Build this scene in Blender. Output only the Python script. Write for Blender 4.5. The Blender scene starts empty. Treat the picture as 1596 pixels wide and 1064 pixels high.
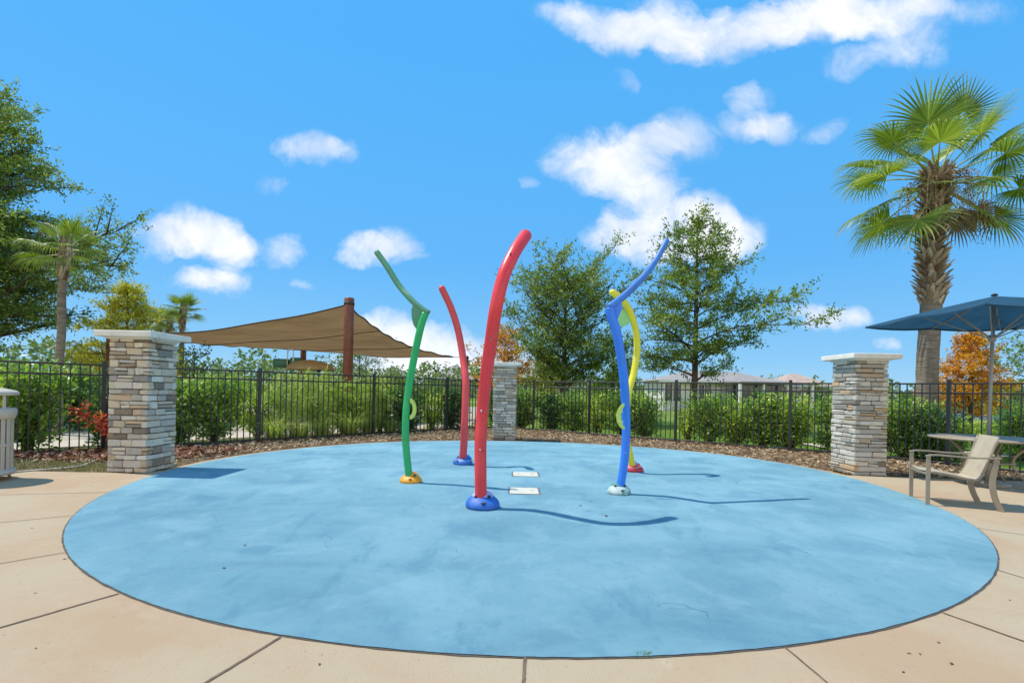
import bpy, bmesh, math, random
import numpy as np
from mathutils import Vector, Matrix

sc = bpy.context.scene
COL = sc.collection
random.seed(7)
rng = np.random.default_rng(11)

# ------------------------------------------------------------------ camera
F, CX, CY, TH, H = 777.0, 798.0, 609.0, .0208, 1.3
_c, _s = math.cos(TH), math.sin(TH)
def unroll(px, py):
    x, y = px - CX, py - CY
    return x * _c + y * _s, -x * _s + y * _c
def at(px, py, Y):                       # point of the place seen at (px,py), Y metres away
    x, y = unroll(px, py)
    return Vector((x * Y / F, Y, H - y * Y / F))
def gr(px, py, z=0.0):                   # point of the ground
    x, y = unroll(px, py)
    Y = F * (H - z) / y
    return Vector((x * Y / F, Y, z))
def col_x(px, Y):                        # X of an image column near the horizon at depth Y
    return (px - CX) * Y / F

cam = bpy.data.cameras.new('camera')
cam.sensor_width = 36
cam.lens = F / 1596 * 36
cam.shift_y = (CY - 532) / 1596
cam.clip_start = .05
cam.clip_end = 3000
co = bpy.data.objects.new('camera', cam)
COL.objects.link(co)
co.matrix_world = Matrix.Translation((0, 0, H)) @ Matrix.Rotation(math.radians(90), 4, 'X') @ Matrix.Rotation(TH, 4, 'Z')
sc.camera = co
sc.view_settings.view_transform = 'Standard'
sc.view_settings.look = 'None'
sc.view_settings.exposure = 0
sc.render.resolution_x, sc.render.resolution_y = 1024, 682
sc.cycles.max_bounces = 8
sc.cycles.transparent_max_bounces = 8

SUN_EL, SUN_AZ = math.radians(62), math.radians(12)
S = Vector((-math.cos(SUN_EL) * math.cos(SUN_AZ), math.cos(SUN_EL) * math.sin(SUN_AZ), math.sin(SUN_EL)))
sl = bpy.data.lights.new('sun', 'SUN')
sl.energy = 4.7
sl.angle = math.radians(.5)
sl.color = (1, .935, .83)
so = bpy.data.objects.new('sun', sl)
so.rotation_euler = S.to_track_quat('Z', 'Y').to_euler()
COL.objects.link(so)

# ------------------------------------------------------------------ node helpers
class NT:
    def __init__(s, tree):
        s.t = tree; s.t.nodes.clear()
    def n(s, typ, **kw):
        nd = s.t.nodes.new(typ)
        for k, v in kw.items():
            if k[0] == '_': continue
            setattr(nd, k, v)
        return nd
    def l(s, a, b): s.t.links.new(a, b)
    def math(s, op, a, b=None, c=None, clamp=False):
        nd = s.n('ShaderNodeMath', operation=op); nd.use_clamp = clamp
        for i, v in enumerate((a, b, c)):
            if v is None: continue
            if isinstance(v, (int, float)): nd.inputs[i].default_value = v
            else: s.l(v, nd.inputs[i])
        return nd.outputs[0]
    def vmath(s, op, a, b=None):
        nd = s.n('ShaderNodeVectorMath', operation=op)
        for i, v in enumerate((a, b)):
            if v is None: continue
            if isinstance(v, (tuple, list)): nd.inputs[i].default_value = v
            else: s.l(v, nd.inputs[i])
        return nd.outputs['Value'] if op in ('LENGTH', 'DOT_PRODUCT') else nd.outputs[0]
    def noise(s, vec, scale, detail=4, rough=.55, dist=0.0, out='Fac'):
        nd = s.n('ShaderNodeTexNoise'); s.l(vec, nd.inputs['Vector'])
        nd.inputs['Scale'].default_value = scale; nd.inputs['Detail'].default_value = detail
        nd.inputs['Roughness'].default_value = rough; nd.inputs['Distortion'].default_value = dist
        return nd.outputs[out]
    def ramp(s, fac, stops, interp='LINEAR'):
        nd = s.n('ShaderNodeValToRGB'); s.l(fac, nd.inputs[0])
        cr = nd.color_ramp; cr.interpolation = interp
        while len(cr.elements) < len(stops): cr.elements.new(.5)
        for e, (p, c) in zip(cr.elements, stops):
            e.position = p
            e.color = (c, c, c, 1) if isinstance(c, (int, float)) else (*c, 1)
        return nd.outputs[0]
    def mix(s, fac, a, b, mode='MIX'):
        nd = s.n('ShaderNodeMix', data_type='RGBA', blend_type=mode)
        for i, v in ((0, fac), (6, a), (7, b)):
            if isinstance(v, (int, float)): nd.inputs[i].default_value = v
            elif isinstance(v, (tuple, list)): nd.inputs[i].default_value = (*v, 1)
            else: s.l(v, nd.inputs[i])
        return nd.outputs[2]
    def maprange(s, v, a, b, c=0, d=1, smooth=True):
        nd = s.n('ShaderNodeMapRange'); nd.interpolation_type = 'SMOOTHSTEP' if smooth else 'LINEAR'
        s.l(v, nd.inputs[0])
        for i, x in enumerate((a, b, c, d)): nd.inputs[i + 1].default_value = x
        return nd.outputs[0]

MATS = {}
def new_mat(name):
    m = bpy.data.materials.new(name); m.use_nodes = True
    MATS[name] = m
    return m, NT(m.node_tree)
def finish(nt, color, rough=.7, bump=None, bump_d=.01, bump_s=.5, metallic=0, spec=.5, translucent=None, coat=0):
    b = nt.n('ShaderNodeBsdfPrincipled')
    o = nt.n('ShaderNodeOutputMaterial')
    if isinstance(color, tuple): b.inputs['Base Color'].default_value = (*color, 1)
    else: nt.l(color, b.inputs['Base Color'])
    if isinstance(rough, (int, float)): b.inputs['Roughness'].default_value = rough
    else: nt.l(rough, b.inputs['Roughness'])
    b.inputs['Metallic'].default_value = metallic
    b.inputs['Specular IOR Level'].default_value = spec
    b.inputs['Coat Weight'].default_value = coat
    if bump is not None:
        bp = nt.n('ShaderNodeBump'); nt.l(bump, bp.inputs['Height'])
        bp.inputs['Distance'].default_value = bump_d; bp.inputs['Strength'].default_value = bump_s
        nt.l(bp.outputs[0], b.inputs['Normal'])
    if translucent:
        tr = nt.n('ShaderNodeBsdfTranslucent')
        if isinstance(color, tuple): tr.inputs[0].default_value = (*color, 1)
        else:
            nt.l(nt.mix(1.0, color, translucent[1], 'MULTIPLY'), tr.inputs[0])
        mx = nt.n('ShaderNodeMixShader'); mx.inputs[0].default_value = translucent[0]
        nt.l(b.outputs[0], mx.inputs[1]); nt.l(tr.outputs[0], mx.inputs[2])
        nt.l(mx.outputs[0], o.inputs[0])
    else: nt.l(b.outputs[0], o.inputs[0])
def objco(nt): return nt.n('ShaderNodeTexCoord').outputs['Object']
def tone(nt):
    a = nt.n('ShaderNodeAttribute', attribute_name='tone'); return a.outputs['Fac']

def plain(name, c, rough=.5, var=.12, scale=6, bump=0, metallic=0, spec=.5, coat=0, bscale=60, worn=None):
    m, nt = new_mat(name); v = objco(nt)
    n = nt.noise(v, scale, 6, .65)
    lo = tuple(x * (1 - var) for x in c); hi = tuple(min(1, x * (1 + var)) for x in c)
    colr = nt.ramp(n, [(.3, lo), (.7, hi)])
    if worn:
        n2 = nt.noise(v, worn[1], 8, .7)
        colr = nt.mix(nt.maprange(n2, worn[2], worn[2] + .1), colr, worn[0])
    b = nt.noise(v, bscale, 3) if bump else None
    r = nt.maprange(nt.noise(v, scale * 2.3, 4), .3, .7, rough * .8, min(1, rough * 1.2))
    finish(nt, colr, r, b, bump, .6, metallic, spec, coat=coat)
    return m

def leafmat(name, stops, rough=.5, tr=.35, trc=(1.15, 1.25, .55), spec=.35):
    m, nt = new_mat(name)
    c = nt.ramp(tone(nt), stops)
    finish(nt, c, rough, spec=spec, translucent=(tr, trc))
    return m

# ------------------------------------------------------------------ materials
# splash pad surface
m, nt = new_mat('pad_blue'); v = objco(nt)
st = nt.n('ShaderNodeMapping'); nt.l(v, st.inputs[0]); st.inputs['Scale'].default_value = (.6, 1.1, 1); st.inputs['Rotation'].default_value = (0, 0, .35)
n1 = nt.noise(st.outputs[0], .8, 6, .6, .8)
st2 = nt.n('ShaderNodeMapping'); nt.l(v, st2.inputs[0]); st2.inputs['Scale'].default_value = (1.3, .8, 1); st2.inputs['Rotation'].default_value = (0, 0, .8)
n2 = nt.noise(st2.outputs[0], 1.5, 8, .68, .4)
n3 = nt.noise(v, 9, 8, .75)
n4 = nt.noise(v, 120, 3, .6)
n5 = nt.noise(v, 420, 2, .6)
c = nt.ramp(n1, [(.36, (.155, .325, .405)), (.5, (.20, .40, .475)), (.62, (.25, .46, .53))])
c = nt.mix(nt.maprange(n2, .50, .64, 0, .55), c, (.10, .255, .37))
c = nt.mix(nt.maprange(n2, .48, .37, 0, .55), c, (.29, .49, .55))
c = nt.mix(nt.maprange(n3, .53, .68, 0, .40), c, (.12, .27, .33))
c = nt.mix(nt.maprange(n4, .60, .75, 0, .26), c, (.09, .23, .33))
c = nt.mix(nt.maprange(n4, .40, .28, 0, .30), c, (.30, .55, .66))
c = nt.mix(nt.maprange(n5, .48, .62, 0, .16), c, (.10, .24, .33))
c = nt.mix(nt.maprange(nt.noise(v, 48, 5, .7), .56, .70, 0, .30), c, (.10, .24, .31))
c = nt.mix(nt.maprange(nt.noise(v, 17, 9, .8), .60, .66, 0, .35), c, (.32, .50, .56))
# rounded trowelled patches with soft edges
vo = nt.n('ShaderNodeTexVoronoi'); vo.feature = 'F1'; nt.l(nt.vmath('ADD', v, nt.vmath('SCALE', nt.noise(v, 1.3, 3, out='Color'), (1, 1, 1))), vo.inputs['Vector'])
vo.inputs['Scale'].default_value = .75
sep = nt.n('ShaderNodeSeparateColor'); nt.l(vo.outputs['Color'], sep.inputs[0])
c = nt.mix(.22, c, nt.ramp(sep.outputs[0], [(0, (.11, .28, .38)), (1, (.26, .48, .58))]))
c = nt.mix(nt.maprange(nt.noise(v, 75, 4, .8), .62, .68, 0, .22), c, (.10, .23, .31))
finish(nt, c, .85, nt.math('ADD', nt.math('MULTIPLY', n4, .6), n5), .010, .8, spec=.25)

# concrete deck
m, nt = new_mat('deck_concrete'); v = objco(nt)
n1 = nt.noise(v, .55, 5, .6, .5); n2 = nt.noise(v, 5, 7, .7); n3 = nt.noise(v, 160, 3, .6); n4 = nt.noise(v, 1.8, 7, .7, 1.0)
c = nt.ramp(n1, [(.38, (.44, .305, .19)), (.5, (.455, .35, .228)), (.62, (.45, .375, .255))])
c = nt.mix(nt.maprange(n2, .5, .75, 0, .30), c, (.40, .29, .19))
c = nt.mix(nt.maprange(n4, .55, .72, 0, .38), c, (.42, .30, .20))
c = nt.mix(nt.maprange(n4, .44, .28, 0, .35), c, (.54, .46, .36))
c = nt.mix(nt.maprange(n3, .58, .75, 0, .22), c, (.30, .22, .15))
c = nt.mix(nt.maprange(nt.noise(v, 34, 3), .66, .70, 0, .45), c, (.24, .17, .11))
c = nt.mix(nt.maprange(nt.noise(v, 260, 2), .56, .66, 0, .30), c, (.26, .19, .13))
bm_ = nt.n('ShaderNodeMapping'); nt.l(v, bm_.inputs[0]); bm_.inputs['Scale'].default_value = (60, 4, 1); bm_.inputs['Rotation'].default_value = (0, 0, .3)
br_ = nt.noise(bm_.outputs[0], 3, 4, .7)
c = nt.mix(nt.maprange(br_, .52, .7, 0, .16), c, (.30, .22, .15))
finish(nt, c, .85, nt.math('ADD', nt.math('ADD', n3, nt.math('MULTIPLY', n2, .5)), br_), .006, .6, spec=.2)

plain('joint_dark', (.09, .075, .06), .9, .4, 30)
plain('joint_tan', (.16, .10, .06), .9, .5, 12)
plain('plate_white', (.60, .565, .47), .6, .12, 20, worn=((.45, .38, .26), 9, .62))

m, nt = new_mat('mulch'); v = objco(nt)
n1 = nt.noise(v, 1.1, 6, .6); n2 = nt.noise(v, 26, 8, .8, 1.2); n3 = nt.noise(v, 90, 4, .7)
c = nt.ramp(n2, [(.3, (.06, .04, .025)), (.5, (.20, .13, .075)), (.66, (.38, .27, .16)), (.8, (.50, .38, .24))])
c = nt.mix(nt.maprange(n1, .5, .62, 0, .5), c, (.40, .28, .16))
finish(nt, c, .95, nt.math('ADD', n2, n3), .04, .9, spec=.1)

m, nt = new_mat('lawn'); v = objco(nt)
n1 = nt.noise(v, .12, 5, .6); n2 = nt.noise(v, 14, 6, .7); n3 = nt.noise(v, .9, 6, .7)
c = nt.ramp(n2, [(.25, (.05, .09, .01)), (.55, (.13, .22, .025)), (.8, (.24, .33, .06))])
c = nt.mix(nt.maprange(n1, .45, .6, 0, .6), c, (.30, .30, .11))
c = nt.mix(nt.maprange(n3, .5, .7, 0, .4), c, (.17, .25, .04))
finish(nt, c, .95, n2, .05, .8, spec=.1)

m, nt = new_mat('rough_grass'); v = objco(nt)
n2 = nt.noise(v, 18, 8, .8, .6); n3 = nt.noise(v, 1.6, 5, .6)
c = nt.ramp(n2, [(.3, (.05, .045, .02)), (.55, (.15, .14, .06)), (.75, (.32, .29, .17))])
c = nt.mix(nt.maprange(n3, .40, .52, 0, .85), c, (.24, .17, .10))
finish(nt, c, .95, n2, .05, .9, spec=.1)

plain('sand_path', (.52, .44, .33), .9, .22, 3, bump=.01)
plain('playground_ground', (.40, .33, .24), .95, .3, 2, bump=.02)
m, nt = new_mat('lake_water'); v = objco(nt)
finish(nt, (.10, .155, .21), .18, nt.noise(v, 3, 4), .03, .3, spec=.6)

# stone: tone picks the stone, noise roughens it
def stone(name, stops):
    m, nt = new_mat(name); v = objco(nt)
    n1 = nt.noise(v, 13, 8, .75, .6); n2 = nt.noise(v, 70, 5, .7); n3 = nt.noise(v, 5, 4)
    c = nt.ramp(tone(nt), stops)
    c = nt.mix(nt.maprange(n1, .53, .74, 0, .5), c, (.22, .175, .135))
    c = nt.mix(nt.maprange(n1, .46, .30, 0, .45), c, (.62, .57, .49))
    c = nt.mix(nt.maprange(n3, .56, .7, 0, .25), c, (.33, .20, .11))
    c = nt.mix(nt.maprange(n2, .6, .75, 0, .35), c, (.12, .10, .09))
    finish(nt, c, .85, nt.math('ADD', n2, nt.math('MULTIPLY', n1, 1.6)), .012, .9, spec=.25)
stone('stone_warm', [(0, (.22, .17, .13)), (.12, (.50, .37, .23)), (.25, (.80, .71, .55)), (.4, (.46, .41, .34)), (.55, (.76, .70, .58)), (.68, (.64, .47, .30)), (.78, (.26, .24, .22)), (.88, (.58, .52, .44)), (1, (.80, .75, .64))])
stone('stone_grey', [(0, (.22, .19, .15)), (.15, (.44, .40, .33)), (.32, (.64, .59, .50)), (.5, (.35, .33, .29)), (.66, (.68, .63, .54)), (.8, (.42, .37, .30)), (.92, (.55, .36, .19)), (1, (.72, .67, .58))])
plain('mortar', (.16, .135, .11), .95, .3, 30, bump=.01)
plain('cap_concrete', (.74, .70, .61), .75, .10, 4, bump=.004, worn=((.52, .48, .40), 3, .58))

plain('fence_black', (.016, .019, .022), .38, .2, 5, spec=.55)
plain('red_paint', (.74, .045, .055), .36, .16, 2.2, spec=.5, worn=((.60, .12, .10), 2.6, .60))
plain('red_paint_old', (.70, .07, .075), .45, .16, 2.2, worn=((.60, .16, .13), 3.0, .56))
plain('green_paint', (.015, .40, .12), .36, .18, 2.2, worn=((.10, .36, .18), 2.4, .62))
plain('green_faded', (.10, .30, .17), .5, .18, 3, worn=((.22, .40, .28), 3, .55))
plain('lime_paint', (.50, .66, .12), .45, .12, 5)
plain('blue_paint', (.028, .21, .80), .34, .14, 2.2, worn=((.06, .22, .66), 3, .60))
plain('blue_faded', (.055, .19, .58), .42, .16, 2.5, worn=((.13, .29, .62), 3, .58))
plain('yellow_paint', (.74, .66, .03), .36, .12, 2.5)
plain('mint_paint', (.28, .62, .22), .4, .1, 4)
plain('foot_blue', (.025, .13, .48), .5, .2, 7, bump=.004, worn=((.12, .25, .50), 6, .62))
plain('foot_lilac', (.36, .38, .66), .55, .2, 9, bump=.004, worn=((.62, .62, .68), 7, .55))
plain('foot_orange', (.78, .33, .015), .5, .16, 7, bump=.004, worn=((.80, .45, .08), 6, .6))
plain('foot_teal', (.07, .26, .24), .6, .25, 9, bump=.004, worn=((.40, .46, .42), 7, .55))
plain('foot_white', (.42, .52, .50), .6, .25, 9, bump=.004, worn=((.10, .32, .29), 6, .52))
plain('foot_red', (.52, .035, .05), .5, .2, 9, bump=.004, worn=((.60, .50, .55), 8, .62))
plain('foot_purple', (.22, .18, .45), .55, .2, 9, bump=.004, worn=((.55, .50, .62), 8, .58))
plain('dark_spot', (.02, .02, .03), .6, .2, 9)
plain('steel', (.55, .56, .56), .3, .1, 8, metallic=1)
plain('grey_metal', (.27, .27, .255), .4, .12, 6, spec=.5)
plain('taupe_metal', (.30, .25, .18), .42, .12, 6, spec=.5)
plain('sail_post', (.20, .058, .030), .5, .22, 5, worn=((.10, .030, .02), 3, .58))
plain('bin_paint', (.52, .47, .38), .55, .1, 6, worn=((.36, .31, .24), 5, .62))
plain('bin_inside', (.05, .045, .04), .8, .2, 6)
plain('hose', (.50, .47, .40), .5, .15, 6)
plain('roof_grey', (.30, .27, .25), .85, .2, 2)
plain('roof_tile', (.42, .31, .25), .85, .2, 2)
plain('wall_white', (.66, .64, .60), .8, .08, 1)
plain('wall_beige', (.48, .41, .32), .8, .1, 1)
plain('trim_white', (.75, .74, .70), .6, .06, 3)
m, nt = new_mat('window_glass'); finish(nt, (.03, .045, .06), .08, spec=.8)
plain('play_tan', (.40, .25, .10), .6, .15, 4)
plain('play_blue', (.02, .10, .38), .45, .15, 4)
plain('play_green', (.05, .16, .09), .5, .15, 4)
plain('dry_leaf', (.10, .055, .03), .8, .4, 40)

# woven sail fabric
m, nt = new_mat('sail_fabric'); v = objco(nt)
mp = nt.n('ShaderNodeMapping'); nt.l(v, mp.inputs[0]); mp.inputs['Scale'].default_value = (.25, 1.3, .6)
n1 = nt.noise(mp.outputs[0], 1.6, 6, .6); n2 = nt.noise(v, 1.2, 5, .6)
c = nt.ramp(n1, [(.30, (.20, .135, .075)), (.5, (.245, .172, .098)), (.70, (.29, .208, .122))])
c = nt.mix(nt.maprange(n2, .55, .7, 0, .4), c, (.26, .18, .10))
finish(nt, c, .9, n1, .05, .5, spec=.1, translucent=(.42, (1.1, .95, .75)))
plain('sail_cord', (.06, .045, .03), .8, .2, 8)
m, nt = new_mat('umbrella_fabric'); v = objco(nt)
n1 = nt.noise(v, 3, 5, .6)
c = nt.ramp(n1, [(.3, (.020, .075, .135)), (.7, (.034, .11, .18))])
finish(nt, c, .75, nt.noise(v, 200, 2), .003, .4, spec=.25, translucent=(.3, (.9, 1.1, 1.2)))
m, nt = new_mat('sling_fabric'); v = objco(nt)
wv = nt.n('ShaderNodeTexWave'); nt.l(v, wv.inputs['Vector']); wv.inputs['Scale'].default_value = 45; wv.inputs['Distortion'].default_value = 1.5
n1 = nt.noise(v, 8, 5, .6)
c = nt.ramp(n1, [(.3, (.52, .44, .32)), (.7, (.64, .56, .43))])
c = nt.mix(nt.math('MULTIPLY', wv.outputs['Fac'], .25), c, (.36, .30, .21))
finish(nt, c, .85, wv.outputs['Fac'], .002, .5, spec=.15, translucent=(.2, (1, .95, .85)))

# bark
m, nt = new_mat('bark'); v = objco(nt)
mp = nt.n('ShaderNodeMapping'); nt.l(v, mp.inputs[0]); mp.inputs['Scale'].default_value = (9, 9, 2.2)
n1 = nt.noise(mp.outputs[0], 2, 8, .75, .6)
finish(nt, nt.ramp(n1, [(.3, (.045, .034, .026)), (.6, (.13, .10, .075)), (.8, (.24, .20, .16))]), .95, n1, .03, .9, spec=.1)
m, nt = new_mat('palm_bark'); v = objco(nt)
mp = nt.n('ShaderNodeMapping'); nt.l(v, mp.inputs[0]); mp.inputs['Scale'].default_value = (2.5, 2.5, 16)
n1 = nt.noise(mp.outputs[0], 1.5, 7, .7, .5)
n2 = nt.noise(v, 5, 5, .6)
c = nt.ramp(n1, [(.3, (.13, .10, .075)), (.55, (.27, .225, .17)), (.75, (.40, .345, .27))])
c = nt.mix(nt.maprange(n2, .5, .7, 0, .4), c, (.20, .15, .11))
finish(nt, c, .95, n1, .03, .9, spec=.1)
m, nt = new_mat('palm_boot'); v = objco(nt)
n1 = nt.noise(v, 18, 6, .7)
c = nt.ramp(tone(nt), [(0, (.14, .09, .055)), (.5, (.38, .29, .20)), (1, (.60, .50, .37))])
c = nt.mix(nt.maprange(n1, .5, .7, 0, .6), c, (.10, .065, .04))
finish(nt, c, .95, n1, .015, .8, spec=.1)
plain('petiole', (.30, .34, .08), .5, .2, 4)
plain('petiole_dry', (.42, .25, .10), .8, .3, 6)

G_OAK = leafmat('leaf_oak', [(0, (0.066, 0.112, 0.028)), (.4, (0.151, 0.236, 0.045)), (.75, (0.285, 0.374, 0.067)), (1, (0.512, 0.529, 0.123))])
leafmat('leaf_oak_fresh', [(0, (0.059, 0.110, 0.024)), (.4, (0.166, 0.263, 0.039)), (.8, (0.355, 0.481, 0.059)), (1, (0.614, 0.656, 0.118))])
leafmat('leaf_dark', [(0, (0.041, 0.095, 0.030)), (.5, (0.095, 0.205, 0.054)), (.85, (0.205, 0.356, 0.086)), (1, (0.438, 0.493, 0.147))])
leafmat('leaf_hedge', [(0, (0.069, 0.144, 0.037)), (.4, (0.189, 0.335, 0.064)), (.8, (0.483, 0.668, 0.103)), (1, (0.800, 0.800, 0.207))], rough=.35, spec=.5)
leafmat('leaf_hedge_light', [(0, (0.088, 0.165, 0.034)), (.4, (0.296, 0.440, 0.066)), (.8, (0.653, 0.770, 0.111)), (1, (0.800, 0.800, 0.223))], rough=.4)
leafmat('leaf_gold', [(0, (0.200, 0.213, 0.037)), (.35, (0.450, 0.450, 0.050)), (.7, (0.750, 0.650, 0.075)), (1, (0.475, 0.550, 0.112))])
leafmat('leaf_orange', [(0, (0.281, 0.124, 0.021)), (.4, (0.737, 0.299, 0.026)), (.8, (0.800, 0.456, 0.053)), (1, (0.527, 0.386, 0.070))])
leafmat('leaf_rust', [(0, (0.130, 0.065, 0.019)), (.4, (0.338, 0.156, 0.026)), (.7, (0.208, 0.169, 0.033)), (1, (0.468, 0.260, 0.052))])
leafmat('leaf_red', [(0, (0.280, 0.028, 0.021)), (.4, (0.630, 0.084, 0.042)), (.8, (0.800, 0.224, 0.084)), (1, (0.700, 0.392, 0.112))])
leafmat('leaf_palm', [(0, (0.055, 0.095, 0.016)), (.4, (0.134, 0.204, 0.026)), (.75, (0.267, 0.349, 0.053)), (1, (0.471, 0.509, 0.118))], rough=.4, tr=.4, spec=.5)
leafmat('leaf_palm_tip', [(0, (0.208, 0.195, 0.065)), (.5, (0.390, 0.351, 0.143)), (1, (0.546, 0.468, 0.247))], rough=.7, tr=.35)
leafmat('leaf_straw', [(0, (0.240, 0.180, 0.096)), (.5, (0.408, 0.324, 0.180)), (1, (0.576, 0.480, 0.312))], rough=.9, tr=.2, trc=(1, .9, .7))
leafmat('leaf_grass', [(0, (0.124, 0.205, 0.041)), (.5, (0.344, 0.477, 0.103)), (1, (0.800, 0.800, 0.287))], rough=.5)
leafmat('litter', [(0, (.07, .045, .028)), (.3, (.22, .14, .08)), (.6, (.44, .31, .18)), (1, (.66, .54, .36))], rough=.95, tr=.1, trc=(1, .9, .7))
leafmat('litter_red', [(0, (.07, .03, .02)), (.35, (.24, .09, .055)), (.7, (.42, .22, .13)), (1, (.55, .42, .28))], rough=.95, tr=.1, trc=(1, .9, .7))
leafmat('leaf_verge', [(0, (.10, .11, .04)), (.4, (.26, .26, .10)), (.7, (.40, .34, .18)), (1, (.52, .44, .28))], rough=.9, tr=.15)
leafmat('leaf_far', [(0, (0.088, 0.140, 0.052)), (.5, (0.175, 0.245, 0.088)), (1, (0.315, 0.350, 0.158))])

# ------------------------------------------------------------------ object helpers
def tag(o, label=None, cat=None, group=None, kind=None):
    if label: o['label'] = label
    if cat: o['category'] = cat
    if group: o['group'] = group
    if kind: o['kind'] = kind
    return o
def empty(name, loc=(0, 0, 0), rz=0, label=None, cat=None, group=None):
    o = bpy.data.objects.new(name, None); COL.objects.link(o)
    o.empty_display_size = .1
    o.location = loc; o.rotation_euler = (0, 0, rz)
    return tag(o, label, cat, group)
def link(name, me, mat, parent=None):
    o = bpy.data.objects.new(name, me)
    if mat is not None:
        for mm in (mat if isinstance(mat, list) else [mat]): me.materials.append(MATS[mm])
    COL.objects.link(o)
    if parent is not None: o.parent = parent
    return o
def from_bm(name, bm, mat, parent=None, smooth=False):
    me = bpy.data.meshes.new(name); bm.to_mesh(me); bm.free()
    if smooth:
        for p in me.polygons: p.use_smooth = True
    return link(name, me, mat, parent)
def np_mesh(name, V, Q, tones=None, k=4, smooth=False, matidx=None):
    V = np.asarray(V, np.float32).reshape(-1, 3); Q = np.asarray(Q, np.int32).reshape(-1, k)
    me = bpy.data.meshes.new(name)
    me.vertices.add(len(V)); me.vertices.foreach_set('co', V.ravel())
    me.loops.add(Q.size); me.loops.foreach_set('vertex_index', Q.ravel())
    me.polygons.add(len(Q)); me.polygons.foreach_set('loop_start', np.arange(0, Q.size, k, dtype=np.int32))
    if matidx is not None: me.polygons.foreach_set('material_index', np.asarray(matidx, np.int32))
    me.update(calc_edges=True)
    me.polygons.foreach_set('use_smooth', np.full(len(Q), smooth))
    if tones is not None:
        a = me.attributes.new('tone', 'FLOAT', 'FACE'); a.data.foreach_set('value', np.asarray(tones, np.float32))
    return me
def box(bm, c, s, rot=None):
    vs = []
    for dx in (-.5, .5):
        for dy in (-.5, .5):
            for dz in (-.5, .5):
                p = Vector((dx * s[0], dy * s[1], dz * s[2]))
                if rot is not None: p = rot @ p
                vs.append(bm.verts.new(p + Vector(c)))
    for f in ((0, 1, 3, 2), (4, 6, 7, 5), (0, 4, 5, 1), (2, 3, 7, 6), (0, 2, 6, 4), (1, 5, 7, 3)):
        bm.faces.new([vs[i] for i in f])
    return vs
def bevel(bm, w, seg=1):
    bmesh.ops.bevel(bm, geom=list(bm.edges), offset=w, segments=seg, affect='EDGES', profile=.5, clamp_overlap=True)
def bar(bm, a, b, w, d=None, up=Vector((0, 0, 1))):
    a, b = Vector(a), Vector(b); d = d or w
    z = (b - a).normalized()
    x = up.cross(z)
    if x.length < 1e-3: x = Vector((1, 0, 0)).cross(z)
    x.normalize(); y = z.cross(x)
    vs = []
    for p in (a, b):
        for sx, sy in ((-1, -1), (1, -1), (1, 1), (-1, 1)):
            vs.append(bm.verts.new(p + x * sx * w / 2 + y * sy * d / 2))
    for f in ((0, 1, 2, 3), (7, 6, 5, 4), (0, 4, 5, 1), (1, 5, 6, 2), (2, 6, 7, 3), (3, 7, 4, 0)):
        bm.faces.new([vs[i] for i in f])
def catmull(pts, n=6):
    pts = [Vector(p) for p in pts]
    P = [pts[0] * 2 - pts[1]] + pts + [pts[-1] * 2 - pts[-2]]
    out = []
    for i in range(1, len(P) - 2):
        for k in range(n):
            t = k / n
            a, b, c, d = P[i - 1], P[i], P[i + 1], P[i + 2]
            out.append(.5 * ((2 * b) + (c - a) * t + (2 * a - 5 * b + 4 * c - d) * t * t + (3 * b - a - 3 * c + d) * t ** 3))
    out.append(pts[-1].copy())
    return out
def tube(bm, pts, rad, sides=10, flat=1.0, cap=True, flatdir=None, round_end=False):
    """tube along pts; rad number or list; flat<1 squashes across flatdir"""
    n = len(pts); pts = [Vector(p) for p in pts]
    if isinstance(rad, (int, float)): rad = [rad] * n
    rings = []; ref = Vector(flatdir) if flatdir is not None else None
    prev = None
    for i, p in enumerate(pts):
        t = (pts[min(i + 1, n - 1)] - pts[max(i - 1, 0)]).normalized()
        if ref is not None: x = ref - t * ref.dot(t)
        elif prev is None: x = Vector((1, 0, 0)) - t * t.x if abs(t.x) < .9 else Vector((0, 1, 0)) - t * t.y
        else: x = prev - t * prev.dot(t)
        x.normalize(); prev = x; y = t.cross(x)
        rings.append([bm.verts.new(p + (x * math.cos(a) * flat + y * math.sin(a)) * rad[i]) for a in [2 * math.pi * k / sides for k in range(sides)]])
    for r0, r1 in zip(rings, rings[1:]):
        for k in range(sides): bm.faces.new((r0[k], r0[(k + 1) % sides], r1[(k + 1) % sides], r1[k]))
    if cap:
        bm.faces.new(rings[0][::-1]); bm.faces.new(rings[-1])
def cyl(bm, c, r, z0, z1, sides=24, r2=None):
    tube(bm, [(c[0], c[1], z0), (c[0], c[1], z1)], [r, r if r2 is None else r2], sides)
def lathe(bm, prof, sides=28, c=(0, 0, 0), sx=1, sy=1):
    rings = []
    for r, z in prof:
        rings.append([bm.verts.new((c[0] + r * sx * math.cos(2 * math.pi * k / sides), c[1] + r * sy * math.sin(2 * math.pi * k / sides), c[2] + z)) for k in range(sides)])
    for r0, r1 in zip(rings, rings[1:]):
        for k in range(sides): bm.faces.new((r0[k], r0[(k + 1) % sides], r1[(k + 1) % sides], r1[k]))
    bm.faces.new(rings[0][::-1]); bm.faces.new(rings[-1])
def sheet(name, poly, z, mat, parent=None, kind='structure'):
    bm = bmesh.new()
    f = bm.faces.new([bm.verts.new((p[0], p[1], z)) for p in poly])
    if f.normal.z < 0: f.normal_flip()
    bm.normal_update()
    for f in bm.faces:
        if f.normal.z < 0: f.normal_flip()
    o = from_bm(name, bm, mat, parent)
    if kind: o['kind'] = kind
    return o

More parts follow.
